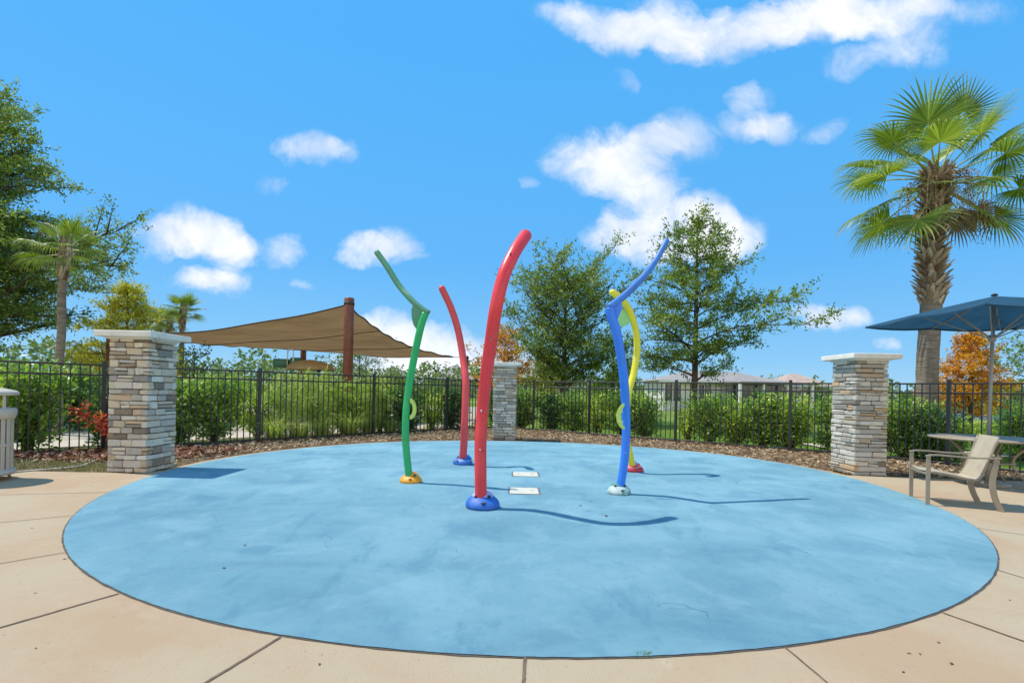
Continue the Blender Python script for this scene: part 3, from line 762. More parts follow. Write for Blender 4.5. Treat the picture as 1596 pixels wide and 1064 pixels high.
# --- yellow
t, g, P = spray('water_spray_pole', 'yellow wavy spray pole half hidden behind the blue one, on a red and purple foot', (988, 735),
    [(987, 722, 0), (980, 700, -.08), (976, 675, -.14), (977, 640, -.14), (980, 610, -.08), (988, 580, .02), (993, 545, .08), (991, 515, .10), (981, 484, .06), (967, 465, 0), (955, 456, -.04)], 0, 0, 0, 0)
g0 = Vector((g.x, g.y, 0)); P[0].z = .05
pipe(t, 'pole', P, .052, .058, 'yellow_paint', 7, .95)
plate(t, 'gusset', [(978, 476), (968, 486), (963, 498), (964, 506), (971, 509), (980, 505), (983, 492)], g.y + .08, 'mint_paint', .03)
foot(t, Vector((0, .04, .004)), (.34, .15), 'foot_red', 'foot_purple', 'dark_spot', -1.0, 'foot_white')

def nozzle(t, px, py, Y, off, r=.009):
    g_ = Vector(t.location); p = at(px, py, Y) - Vector((g_.x, g_.y, 0)) + Vector(off)
    bm = bmesh.new(); bmesh.ops.create_uvsphere(bm, u_segments=10, v_segments=6, radius=r); bmesh.ops.translate(bm, verts=bm.verts, vec=p)
    nz = from_bm('spray_nozzle', bm, 'steel', t, True)
    bm = bmesh.new(); bmesh.ops.create_uvsphere(bm, u_segments=8, v_segments=5, radius=r * .5); bmesh.ops.translate(bm, verts=bm.verts, vec=p + Vector((0, -r * .75, 0)))
    from_bm('opening', bm, 'dark_spot', nz, True)
PO = {o['label'].split()[0] if not o['label'].startswith('tall') else 'big': o for o in bpy.data.objects if o.name.startswith('water_spray_pole')}
yb = PO['big'].location.y
nozzle(PO['big'], 766, 530, yb - .22, (0, -.064, 0)); nozzle(PO['big'], 749, 700, yb + .02, (0, -.064, 0))
yb = PO['deep'].location.y
nozzle(PO['deep'], 969, 565, yb - .13, (0, -.052, 0)); nozzle(PO['deep'], 974, 705, yb, (0, -.05, 0))
yb = PO['green'].location.y
nozzle(PO['green'], 645, 560, yb - .03, (0, -.047, 0)); nozzle(PO['green'], 632, 690, yb, (0, -.047, 0))
yb = PO['smaller'].location.y
nozzle(PO['smaller'], 725, 610, yb - .1, (0, -.06, 0))

# ------------------------------------------------------------------ stone pillars
def pillar(x, y, w_, d_, hh, rot, mat, label, course, seed, long=(.14, .34)):
    rnd = random.Random(seed)
    t = empty('stone_pillar', (x, y, 0), rot, label, 'stone pillar', 'stone pillars around the splash pad')
    bm = bmesh.new(); box(bm, (0, 0, hh / 2 - .03), (w_ - .09, d_ - .09, hh - .04)); from_bm('mortar_core', bm, 'mortar', t)
    bm = bmesh.new(); lay = bm.faces.layers.float.new('tone')
    z = 0.0; row = 0
    while z < hh - .075:
        ch = course * rnd.uniform(.72, 1.3)
        if z + ch > hh - .07: ch = hh - .055 - z
        for side in range(4):
            L = w_ if side % 2 == 0 else d_; O = d_ if side % 2 == 0 else w_
            own = (row + side) % 2 == 0
            a = -L / 2 + (0 if own else .075); b = L / 2 - (0 if own else .075)
            s0 = a
            while s0 < b - .02:
                l = rnd.uniform(*long)
                if b - (s0 + l) < .09: l = b - s0
                parts = [(z, ch)]
                if ch > course * 1.05 and rnd.random() < .35: parts = [(z, ch * .5), (z + ch * .5, ch * .5)]
                for zz, hh2 in parts:
                    pr = rnd.uniform(-.006, .012)
                    c_ = (s0 + l / 2, -O / 2 + .045 - pr / 2, zz + hh2 / 2)
                    nv = len(bm.verts); nf = set(bm.faces)
                    b2 = bmesh.new(); vs = box(b2, (0, 0, 0), (l - .010, .09 + pr, hh2 - .011))
                    for v_ in b2.verts: v_.co += Vector([rnd.uniform(-.005, .005) for _ in range(3)])
                    bmesh.ops.bevel(b2, geom=list(b2.edges), offset=min(.009, hh2 * .2), segments=1, affect='EDGES')
                    for v_ in b2.verts: v_.co += Vector([rnd.uniform(-.0028, .0028) for _ in range(3)])
                    M_ = Matrix.Rotation(side * math.pi / 2, 4, 'Z') @ Matrix.Translation(c_)
                    mp_ = {}
                    tn = rnd.random()
                    for v_ in b2.verts: mp_[v_] = bm.verts.new(M_ @ v_.co)
                    for f in b2.faces:
                        nfc = bm.faces.new([mp_[v_] for v_ in f.verts]); nfc[lay] = tn
                    b2.free()
                s0 += l
        z += ch; row += 1
    from_bm('stone_cladding', bm, mat, t)
    bm = bmesh.new(); box(bm, (0, 0, hh + .005), (w_ + .26, d_ + .26, .085)); bevel(bm, .012, 2)
    from_bm('cap', bm, 'cap_concrete', t)
    bm = bmesh.new(); box(bm, (0, 0, hh - .05), (w_ + .05, d_ + .05, .03)); bevel(bm, .004); from_bm('cap_bed', bm, 'cap_concrete', t)
    return t
# corner nearest the camera on the pad side measured in the photograph
pillar(-5.27 - .285, 7.22 + .305, .58, .61, 2.0, math.radians(-1.5), 'stone_warm', 'warm grey and tan stone pillar with pale cap at the left of the pad, by the litter bin', .088, 1, (.11, .30))
pillar(-.18, 13.15 + .3, .60, .60, 2.0, math.radians(-3), 'stone_grey', 'far stone pillar behind the red spray poles, at the back of the pad', .078, 2)
pillar(5.78 + .275, 8.37 + .33, .54, .66, 2.0, math.radians(-1.5), 'stone_grey', 'thin layered grey stone pillar with white cap at the right, beside the palm', .076, 3, (.15, .38))

# ------------------------------------------------------------------ fence
def box_mesh(name, s, mat, z=None):
    bm = bmesh.new(); box(bm, (0, 0, s[2] / 2 if z is None else z), s); me = bpy.data.meshes.new(name); bm.to_mesh(me); bm.free(); me.materials.append(MATS[mat]); return me
FH = 1.66
me_picket = box_mesh('picket', (.019, .019, FH - .012), 'fence_black')
bm = bmesh.new(); box(bm, (0, 0, (FH + .04) / 2), (.062, .062, FH + .04)); me_post = bpy.data.meshes.new('post'); bm.to_mesh(me_post); bm.free(); me_post.materials.append(MATS['fence_black'])
bm = bmesh.new(); box(bm, (0, 0, FH + .05), (.074, .074, .022)); bevel(bm, .006); me_cap = bpy.data.meshes.new('post_cap'); bm.to_mesh(me_cap); bm.free(); me_cap.materials.append(MATS['fence_black'])
def fence(a, b, posts, label, sp=.132):
    a, b = Vector((*a, 0)), Vector((*b, 0)); d = b - a; L = d.length; ang = math.atan2(d.y, d.x)
    t = empty('iron_fence', (a.x, a.y, -.02), ang, label, 'fence', 'black picket fence panels around the splash pad')
    for z in (FH - .018, FH - .205, .07):
        bm = bmesh.new(); box(bm, (L / 2, 0, z), (L, .034, .034)); bevel(bm, .003); from_bm('rail', bm, 'fence_black', t)
    for s_ in posts:
        o = bpy.data.objects.new('post', me_post); COL.objects.link(o); o.parent = t; o.location = (s_, 0, 0)
        c2 = bpy.data.objects.new('post_cap', me_cap); COL.objects.link(c2); c2.parent = o
    n = int(L / sp)
    for i in range(n):
        s_ = (i + .5) * L / n
        if min([abs(s_ - p) for p in posts] + [9]) < .045: continue
        o = bpy.data.objects.new('picket', me_picket); COL.objects.link(o); o.parent = t; o.location = (s_, random.uniform(-.002, .002), 0)
        o.rotation_euler = (random.uniform(-.004, .004), random.uniform(-.004, .004), 0)
def line_at(a, b, px):                                    # distance along a fence line where the photo shows a post
    k = (px - CX) / F
    ax, ay = a; dx, dy_ = b[0] - a[0], b[1] - a[1]; L = math.hypot(dx, dy_)
    return (k * ay - ax) / (dx - k * dy_) * L
FA, FB, FC, FD, FE = (-9.6, 7.3), (-.9, 17.1), (.8, 16.6), (8.0, 11.0), (9.9, 7.6)
L1 = math.hypot(FB[0] - FA[0], FB[1] - FA[1])
fence(FA, FB, [line_at(FA, FB, x) for x in (162, 405, 583, 697)] + [L1], 'long black picket fence from the litter bin past the left pillar to the back corner', .134)
fence(FB, FC, [1.7], 'short black picket fence behind the far pillar and the red spray poles')
L3 = math.hypot(FD[0] - FC[0], FD[1] - FC[1])
fence(FC, FD, [line_at(FC, FD, x) for x in (919, 1054, 1232)] + [L3], 'black picket fence from the far pillar to the right pillar, in front of the houses')
fence(FD, FE, [line_at(FD, FE, 1479), line_at(FD, FE, 1660)], 'black picket fence in front of the tall palm, right of the right pillar', .13)

# ------------------------------------------------------------------ foliage machinery
def twig_leaves(segs, per_m, Ls, Ws, spread, up=.3, seed=0, tone_mu=.45, tone_sd=.22, clump=None, minn=3):
    """leaves along line segments (N,2,3)"""
    r = np.random.default_rng(seed)
    A0, B0 = segs[:, 0], segs[:, 1]
    ln = np.linalg.norm(B0 - A0, axis=1); cnt = np.maximum(minn, (ln * per_m).astype(int))
    idx = np.repeat(np.arange(len(segs)), cnt); n = len(idx)
    t = r.uniform(0.05, 1.08, n)[:, None]
    C = A0[idx] * (1 - t) + B0[idx] * t + r.normal(0, spread, (n, 3))
    D = (B0 - A0)[idx] / (ln[idx, None] + 1e-6) * .5 + r.normal(0, .6, (n, 3))
    N = r.normal(0, .75, (n, 3)); N[:, 2] += up + .35
    tw = r.normal(0, .16, len(segs))[idx]
    T = tone_mu + tw + r.normal(0, tone_sd, n) * .8
    return C, D, N, r.uniform(Ls * .65, Ls * 1.25, n), r.uniform(Ws * .7, Ws * 1.2, n), T

def tree(name, label, cat, base, height, trunk_r, env, leafm, seed, n_limb=26, t0=.22, elev=(10, 45), leaf=(.15, .07), per_m=26, dens=1.0, group=None,
         lean=(0, 0), sub=8, twigs=5, twl=.5, top_leader=True, tone_mu=.45, droop=.0, barkm='bark', spread=.035, jitter=.22, leafm2=None):
    """env(t)-> crown radius at relative height t; limbs grow out to it"""
    r = np.random.default_rng(seed); rn = random.Random(seed)
    root = empty(name, base, 0, label, cat, group)
    bm = bmesh.new()
    # trunk
    tp = [Vector((lean[0] * (i / 7) ** 1.3 + rn.uniform(-.05, .05) * height * .04 * (i > 0), lean[1] * (i / 7) + rn.uniform(-.05, .05) * height * .04 * (i > 0), height * .95 * i / 7)) for i in range(8)]
    C_ = catmull(tp, 4); m_ = len(C_)
    tube(bm, C_, [trunk_r * (1.25 if i == 0 else 1) * (1 - .9 * i / (m_ - 1)) + .008 for i in range(m_)], 8)
    from_bm('trunk', bm, barkm, root, True)
    def tr(t):
        k = max(0, min(m_ - 1.001, t / .95 * (m_ - 1))); i = int(k); return C_[i].lerp(C_[min(i + 1, m_ - 1)], k - i)
    bm = bmesh.new(); segs = []
    for i in range(n_limb):
        t = t0 + (1 - t0) * ((i + rn.random() * .7) / n_limb) ** .95
        az = i * 2.39996 + rn.uniform(-.35, .35)
        el = math.radians(rn.uniform(*elev) + 28 * max(0, t - .6))
        R_ = env(t) * rn.uniform(1 - jitter * 1.5, 1 + jitter * .45)
        s0 = tr(min(.93, t * .9 if t > .3 else t))
        d = Vector((math.cos(az) * math.cos(el), math.sin(az) * math.cos(el), math.sin(el)))
        L = R_ / max(.35, math.cos(el))
        if L < .15: continue
        e = s0 + d * L - Vector((0, 0, droop * L * rn.uniform(.5, 1.3)))
        mid = s0.lerp(e, .5) + Vector((rn.uniform(-.1, .1), rn.uniform(-.1, .1), .06 + droop * .3)) * L
        pl = catmull([s0, s0.lerp(mid, .5) + Vector((0, 0, .02 * L)), mid, e], 3)
        rr = max(.012, trunk_r * .42 * (1 - t * .75))
        tube(bm, pl, [rr * (1 - .85 * k / (len(pl) - 1)) for k in range(len(pl))], 5)
        ns = max(3, int(sub * (L / 3) ** .6))
        for j in range(ns):
            q = .22 + .78 * (j + rn.random()) / ns
            k = q * (len(pl) - 1); i0 = min(len(pl) - 2, int(k)); p0 = pl[i0].lerp(pl[i0 + 1], k - i0)
            dd = (e - s0).normalized()
            side = dd.cross(Vector((0, 0, 1))).normalized() * (1 if j % 2 else -1)
            d2 = (dd * rn.uniform(.3, .9) + side * rn.uniform(.4, 1.1) + Vector((0, 0, rn.uniform(-.25, .55) - droop * .4))).normalized()
            l2 = L * rn.uniform(.18, .36) * (1.15 - .4 * q)
            e2 = p0 + d2 * l2
            tube(bm, [p0, p0.lerp(e2, .5) + Vector((0, 0, .03 * l2)), e2], [rr * .35 + .004, rr * .2 + .003, .004], 4)
            for w in range(twigs):
                q2 = (w + rn.random()) / twigs
                p2 = p0.lerp(e2, .2 + .8 * q2)
                d3 = (d2 * .7 + Vector((rn.gauss(0, .6), rn.gauss(0, .6), rn.gauss(.15 - droop * .6, .45)))).normalized()
                l3 = twl * rn.uniform(.45, 1.25)
                if rn.random() < dens: segs.append((p2, p2 + d3 * l3))
                if w % 2 == 0: tube(bm, [p2, p2 + d3 * l3], [.006, .003], 3, cap=False)
    if top_leader:
        tp_ = C_[-1]
        for k in range(10):
            a = rn.uniform(0, 6.28); segs.append((tp_ - Vector((0, 0, rn.uniform(0, .1) * height)), tp_ + Vector((math.cos(a) * .25, math.sin(a) * .25, rn.uniform(-.1, .05) * height * .6))))
    from_bm('branches', bm, barkm, root, True)
    S_ = np.array([[list(a), list(b)] for a, b in segs])
    C, D, N, Ls, Ws, T = twig_leaves(S_, per_m, leaf[0], leaf[1], spread, seed=seed, tone_mu=tone_mu)
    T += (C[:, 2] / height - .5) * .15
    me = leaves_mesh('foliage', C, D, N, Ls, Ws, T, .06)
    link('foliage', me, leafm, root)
    return root

def crown(top, low, peak=.35, bot=.2):
    """egg shaped envelope: radius 'low' at relative height peak, 'top' near the tip"""
    def f(t):
        if t < peak: return low * (.55 + .45 * max(0, (t - bot) / (peak - bot)) ** .7) if t > bot else low * .5
        return top + (low - top) * (1 - ((t - peak) / (1 - peak)) ** 1.35)
    return f

# left oak, in front of the far left edge
tree('oak_tree', 'large green tree at the left edge, its branches reaching over the fence', 'tree', (col_x(-82, 17), 17, -.05), 12.0, .24, (lambda t: 4.7 * (1 - max(0, t - .42) / .58) ** .75 + .5 if t > .3 else 3.9), 'leaf_oak', 21,
     n_limb=78, t0=.15, elev=(-4, 34), leaf=(.125, .06), per_m=40, sub=15, twigs=7, twl=.5, tone_mu=.5, spread=.06, jitter=.24, dens=.85, group='broadleaf trees beyond the fence')
# centre oak
tree('oak_tree', 'rounded green tree behind the far pillar, between the red and the blue spray poles', 'tree', (col_x(878, 22), 22, -.05), 6.5, .17, crown(1.7, 3.0, .5, .14), 'leaf_oak', 22,
     n_limb=50, t0=.18, elev=(14, 44), dens=.85, jitter=.3, leaf=(.13, .06), per_m=27, sub=12, twigs=6, twl=.5, tone_mu=.46, spread=.06, group='broadleaf trees beyond the fence')
# right oak
def env_r(t): return 3.4 if t < .2 else (3.9 if t < .48 else 3.6 * (1 - (t - .48) / .52) ** 1.1 + .5)
tree('oak_tree', 'tall open green tree with a thin leading shoot, right of the blue spray pole', 'tree', (col_x(1082, 20), 20, -.05), 9.0, .15, env_r, 'leaf_oak', 37,
     n_limb=38, t0=.19, elev=(-6, 24), leaf=(.13, .06), per_m=36, sub=11, twigs=6, twl=.5, tone_mu=.46, spread=.06, jitter=.42, dens=.85, group='broadleaf trees beyond the fence')
# gold cypress
tree('cypress_tree', 'golden green feathery cypress behind the left pillar', 'tree', (col_x(196, 22), 22, -.05), 6.1, .1, crown(.3, 2.25, .32, .1), 'leaf_gold', 24,
     n_limb=46, t0=.12, elev=(-6, 16), leaf=(.15, .055), per_m=36, sub=10, twigs=6, twl=.4, tone_mu=.5, spread=.05, jitter=.15)
# orange cypress by umbrella
tree('cypress_tree', 'orange autumn cypress behind the umbrella pole', 'tree', (col_x(1512, 19), 19, -.05), 4.15, .08, crown(.2, 1.45, .34, .12), 'leaf_orange', 25,
     n_limb=48, t0=.14, elev=(0, 24), leaf=(.12, .05), per_m=34, sub=9, twigs=6, twl=.35, tone_mu=.5, spread=.045, jitter=.15)
tree('autumn_tree', 'small rust orange tree between the big red spray pole and the far pillar', 'tree', (col_x(785, 26), 26, -.05), 4.4, .08, crown(.6, 2.0, .4, .1), 'leaf_orange', 26,
     n_limb=34, t0=.15, elev=(10, 50), leaf=(.15, .07), per_m=22, sub=7, twigs=5, twl=.45)
tree('young_tree', 'small yellow leaved tree just right of the far pillar', 'tree', (col_x(852, 26), 26, -.05), 2.7, .05, crown(.4, 1.35, .45, .1), 'leaf_gold', 27,
     n_limb=30, t0=.12, elev=(10, 50), leaf=(.15, .07), per_m=24, sub=6, twigs=5, twl=.4)
tree('young_tree', 'sparse dark green tree under the tan shade sail', 'tree', (col_x(560, 27), 27, -.05), 3.5, .06, crown(.5, 2.1, .6, .3), 'leaf_dark', 28,
     n_limb=20, t0=.35, elev=(10, 40), leaf=(.14, .06), per_m=14, sub=6, twigs=4, twl=.5)
tree('young_tree', 'thin dark tree beside the left pillar, under the end of the sail', 'tree', (col_x(302, 21), 21, -.05), 2.7, .05, crown(.4, 1.0, .5, .25), 'leaf_dark', 29,
     n_limb=14, t0=.3, elev=(10, 50), leaf=(.13, .06), per_m=14, sub=6, twigs=4, twl=.4)
tree('young_tree', 'olive green tree at the right edge beyond the umbrella', 'tree', (col_x(1622, 16), 16, -.05), 4.4, .08, crown(.5, 1.25, .5, .25), 'leaf_oak', 30,
     n_limb=22, t0=.3, elev=(10, 50), leaf=(.12, .055), per_m=22, sub=7, twigs=5, twl=.4)
tree('young_tree', 'bushy green tree behind the yellow spray pole, between the two big trees', 'tree', (col_x(955, 24), 24, -.05), 3.9, .07, crown(.6, 1.7, .45, .1), 'leaf_oak_fresh', 31,
     n_limb=26, t0=.12, elev=(10, 50), leaf=(.14, .065), per_m=26, sub=7, twigs=5, twl=.45)

# hedge shrubs
def shrub_data(seed, hgt, wid, leafm, n=330, leaf=(.11, .048), per_m=29, tl=.40):
    r = random.Random(seed); segs = []; bm = bmesh.new()
    stems = []
    for i in range(13):
        a = r.uniform(0, 6.28); e = Vector((math.cos(a) * wid * r.uniform(.15, .50), math.sin(a) * wid * r.uniform(.15, .38), hgt * r.uniform(.7, .97)))
        b = Vector((r.uniform(-.08, .08), r.uniform(-.08, .08), 0)); m_ = b.lerp(e, .5) + Vector((r.uniform(-.08, .08), r.uniform(-.08, .08), 0))
        pl = catmull([b, m_, e], 4); stems.append(pl)
        tube(bm, pl, [.016 * (1 - .7 * k / (len(pl) - 1)) for k in range(len(pl))], 5)
    for i in range(n):
        pl = r.choice(stems); k = r.uniform(.04, 1) ** .9 * (len(pl) - 1); i0 = min(int(k), len(pl) - 2); p = pl[i0].lerp(pl[i0 + 1], k - i0)
        a = r.uniform(0, 6.28); d = Vector((math.cos(a), math.sin(a), r.uniform(-.1, .9))).normalized()
        e = p + d * tl * r.uniform(.5, 1.35)
        e.z = min(e.z, hgt * 1.06); segs.append((p, e))
        if i % 2 == 0: tube(bm, [p, e], [.005, .002], 3, cap=False)
    me_b = bpy.data.meshes.new('stems'); bm.to_mesh(me_b); bm.free(); me_b.materials.append(MATS['bark'])
    S_ = np.array([[list(a), list(b)] for a, b in segs])
    C, D, N, Ls, Ws, T = twig_leaves(S_, per_m, leaf[0], leaf[1], .035, seed=seed, up=.2)
    me = leaves_mesh('foliage', C, D, N, Ls, Ws, T, .08); me.materials.append(MATS[leafm])
    return me_b, me
SH = [shrub_data(100, 1.5, 1.2, 'leaf_hedge'), shrub_data(101, 1.45, 1.3, 'leaf_hedge_light'), shrub_data(102, 1.55, 1.1, 'leaf_hedge'), shrub_data(103, 1.5, 1.15, 'leaf_dark')]
def feather_data(seed, hgt, wid):
    r = random.Random(seed); segs = []; bm = bmesh.new()
    for i in range(46):
        a = r.uniform(0, 6.28); b = Vector((math.cos(a) * r.uniform(0, .22), math.sin(a) * r.uniform(0, .22), 0))
        hh = hgt * r.uniform(.45, 1.08); e = b + Vector((math.cos(a) * wid * r.uniform(.1, .5), math.sin(a) * wid * r.uniform(.1, .5), hh))
        pl = catmull([b, b.lerp(e, .5) + Vector((0, 0, .12)), e, e + Vector((math.cos(a) * .15, math.sin(a) * .15, -.06))], 3)
        tube(bm, pl, .005, 3)
        segs += [(pl[k], pl[k + 1]) for k in range(2, len(pl) - 1)]
    me_b = bpy.data.meshes.new('stems'); bm.to_mesh(me_b); bm.free(); me_b.materials.append(MATS['petiole'])
    S_ = np.array([[list(a), list(b)] for a, b in segs])
    C, D, N, Ls, Ws, T = twig_leaves(S_, 62, .17, .019, .02, seed=seed, up=.1, tone_mu=.6)
    me = leaves_mesh('foliage', C, D, N, Ls, Ws, T, .05); me.materials.append(MATS['leaf_grass'])
    return me_b, me
SH.append(feather_data(104, 1.6, 1.2)); SH.append(shrub_data(105, 1.35, .95, 'leaf_hedge_light', n=170))
ORD = ['first', 'second', 'third', 'fourth', 'fifth', 'sixth', 'seventh', 'eighth', 'ninth', 'tenth', 'eleventh', 'twelfth', 'thirteenth', 'fourteenth', 'fifteenth', 'sixteenth', 'seventeenth', 'eighteenth']
def shrub(kind, x, y, s_, label, group, sz=None):
    t = empty('hedge_shrub', (x, y, -.05), random.uniform(0, 6.28), label, 'shrub', group)
    sz = sz or s_
    t.scale = (s_, s_, sz)
    for me, nm in zip(SH[kind], ('stems', 'foliage')):
        o = bpy.data.objects.new(nm, me); COL.objects.link(o); o.parent = t
def along(a, b, s_, off):
    a, b = Vector(a), Vector(b); d = (b - a).normalized(); n_ = Vector((-d.y, d.x)); return a + d * s_ + n_ * off
# behind the left fence
k = 0
for s_, kd, sc_, off in ((.3, 3, 1.1, .9), (1.1, 5, 1.05, .75), (1.9, 2, 1.1, .8), (3.15, 3, .9, .7), (4.3, 0, 1.0, .8), (5.0, 2, 1.02, .85), (6.0, 5, .95, .9), (6.75, 4, 1.02, .7), (7.5, 4, 1.05, .8), (8.3, 1, 1.0, .8), (8.9, 4, 1.0, .6), (9.5, 2, .95, .9), (10.4, 3, .98, .7), (11.4, 5, .95, .8), (12.2, 3, 1.02, .8)):
    p = along(FA, FB, s_, off)
    look = ['glossy green', 'pale yellow green', 'mid green', 'dark green', 'feathery pale green', 'sparse yellow green'][kd]
    shrub(kd, p.x, p.y, sc_, '%s hedge shrub, %s from the left end behind the long left fence' % (look, ORD[k]), 'hedge shrubs behind the left fence'); k += 1
for i, s_ in enumerate((.3, 1.1)):
    p = along(FB, FC, s_, .8); shrub(3 * (1 - i), p.x, p.y, 1.03, ['dark green hedge shrub behind the two red spray poles', 'glossy green hedge shrub directly behind the far pillar'][i], 'hedge shrubs behind the corner fence')
k = 0
for s_, kd, sc_, off in ((.2, 3, .98, .8), (1.0, 0, .92, .8), (1.9, 5, 1.0, .8), (2.8, 2, 1.0, .7), (3.45, 0, .95, .8), (4.75, 5, .82, .9), (5.4, 2, .95, .75), (6.1, 1, .85, .8), (6.75, 0, 1.0, .8), (7.4, 1, 1.0, .75), (8.35, 0, .95, .8), (8.95, 1, .92, .8)):
    p = along(FC, FD, s_, off)
    look = ['glossy green', 'pale yellow green', 'mid green', 'dark green', 'feathery pale green', 'sparse yellow green'][kd]
    shrub(kd, p.x, p.y, sc_, '%s hedge shrub, %s from the far pillar behind the right-hand fence' % (look, ORD[k]), 'hedge shrubs behind the right fence', sc_ * .95); k += 1
for s_, kd, sc_, lab in ((.25, 0, .92, 'dark leafy shrub just right of the right pillar behind the fence'), (.75, 3, .85, 'dark leafy shrub between the right pillar and the tall palm'),):
    p = along(FD, FE, s_, .8); shrub(kd, p.x, p.y, sc_, lab, 'shrubs by the tall palm')
for (px, Y, kd, sc_, lab) in ((1500, 13.5, 1, .6, 'low yellow green shrub beyond the fence under the orange tree'), (1560, 12.5, 1, .55, 'low yellow green shrub beyond the fence right of the umbrella pole'), (1592, 11.5, 0, .85, 'green shrub at the right edge beyond the fence'), (1640, 11.5, 1, .85, 'pale shrub cut by the right edge of the picture beyond the fence')):
    shrub(kd, col_x(px, Y), Y, sc_, lab, 'shrubs beyond the right fence')
for (px, Y, kd, sc_, lab) in ((1455, 10.9, 3, .42, 'small dark plant at the foot of the tall palm, left side'), (1490, 11.2, 0, .4, 'small glossy plant at the foot of the tall palm, right side')):
    shrub(kd, col_x(px, Y), Y, sc_, lab, 'small plants at the palm foot')
# second row: taller planting further out at left
for i, (px, Y, kd, sc_) in enumerate(((10, 13, 3, 1.3), (70, 13.5, 0, 1.25), (130, 14, 3, 1.3), (320, 17, 1, 1.25), (360, 18, 0, 1.3), (500, 19, 1, 1.35), (590, 21, 1, 1.3), (640, 22, 0, 1.3))):
    shrub(kd, col_x(px, Y), Y, sc_ * .88, 'taller shrub in the second row behind the left fence, %s from the left' % ORD[i], 'second row of shrubs at the playground')

# red leaved plant
def blade_plant(name, label, cat, base, n, length, width, mat, droop=.5, seed=1, spreadr=.1, upb=.9, group=None, tm=.5):
    r = random.Random(seed); root = empty(name, base, 0, label, cat, group); V = []; Q = []; T = []
    for i in range(n):
        a = r.uniform(0, 6.28); L = length * r.uniform(.55, 1.15); b = Vector((math.cos(a) * r.uniform(0, spreadr), math.sin(a) * r.uniform(0, spreadr), 0))
        d = Vector((math.cos(a) * r.uniform(.15, .8), math.sin(a) * r.uniform(.15, .8), upb)).normalized(); sd = Vector((-math.sin(a), math.cos(a), 0))
        tn = tm + r.gauss(0, .22); p = b.copy(); k0 = len(V); ns = 5
        for s_ in range(ns + 1):
            t = s_ / ns; wv_ = width * (1 - t ** 2) * .5 + .001
            V += [p - sd * wv_, p + sd * wv_]
            dd = (d + Vector((0, 0, -droop * 2 * t * t))).normalized(); p = p + dd * L / ns
            if s_ < ns: Q.append((k0 + 2 * s_, k0 + 2 * s_ + 1, k0 + 2 * s_ + 3, k0 + 2 * s_ + 2)); T.append(tn + t * .2)
    me = np_mesh('blades', np.array([list(v_) for v_ in V]), Q, np.clip(T, 0, 1)); link('blades', me, mat, root)
    return root
r0 = random.Random(5)
root = empty('croton_plant', (-7.05, 9.15, -.05), 0, 'orange red leaved plant leaning right inside the fence, left of the left pillar', 'plant')
segs = []; bm = bmesh.new()
for i in range(7):
    e = Vector((r0.uniform(-.55, .45), r0.uniform(-.2, .25), r0.uniform(.45, .95)));  e.x -= (e.z - .6) * .9
    pl = catmull([Vector((0, 0, 0)), e * .5 + Vector((0, 0, .08)), e], 4); tube(bm, pl, .008, 5)
    for k in range(1, len(pl)):
        for q in range(4): d = Vector((r0.gauss(0, 1), r0.gauss(0, 1), r0.gauss(.3, .6))).normalized(); segs.append((pl[k], pl[k] + d * .13))
from_bm('stems', bm, 'bark', root)
C, D, N, Ls, Ws, T = twig_leaves(np.array([[list(a), list(b)] for a, b in segs]), 45, .11, .045, .03, seed=3)
link('foliage', leaves_mesh('foliage', C, D, N, Ls, Ws, T, .1), 'leaf_red', root)
# strappy grasses inside/behind the left fence
for i, (px, Y, n_, L_, lab) in enumerate(((430, 12.1, 130, .75, 'arching grass clump just right of the fence post left of the sail post'), (470, 12.6, 120, .6, 'second arching grass clump behind the left fence'), (505, 13.2, 130, .7, 'bright arching grass clump below the tall sail post'),
                                         (548, 13.6, 150, .85, 'tall pale arching grass clump left of the green spray pole'), (575, 14.3, 120, .6, 'small grass clump next to the fence post by the green spray pole'), (610, 14.9, 90, .5, 'low grass clump behind the green spray pole'))):
    blade_plant('ornamental_grass', lab, 'grass clump', (col_x(px, Y), Y, -.03), n_ * 2, L_ * 1.15, .013, 'leaf_grass', .75, 40 + i, .18, group='grass clumps along the left fence', tm=.6)

# distant tree line (reads as one mass)
segs = []; r0 = random.Random(9)
for i in range(4200):
    a = math.radians(r0.uniform(-64, 64)); R_ = r0.uniform(75, 120)
    hh = (1.6 + 1.7 * abs(math.sin(a * 23) * math.cos(a * 9.7 + 1)) + 1.3 * abs(math.sin(a * 61))) * (1.15 if a < .1 else .75)
    p = Vector((math.sin(a) * R_, math.cos(a) * R_, r0.uniform(0, hh * 1.25) ** 1.0)); segs.append((p, p + Vector((r0.gauss(0, .8), r0.gauss(0, .8), r0.uniform(0, .6)))))
C, D, N, Ls, Ws, T = twig_leaves(np.array([[list(a), list(b)] for a, b in segs]), 9, .8, .45, .4, seed=8)
o = link('distant_tree_line', leaves_mesh('distant_tree_line', C, D, N, Ls, Ws, T, .1), 'leaf_far'); tag(o, 'hazy green line of far trees along the horizon behind the fence', 'woodland', kind='stuff')

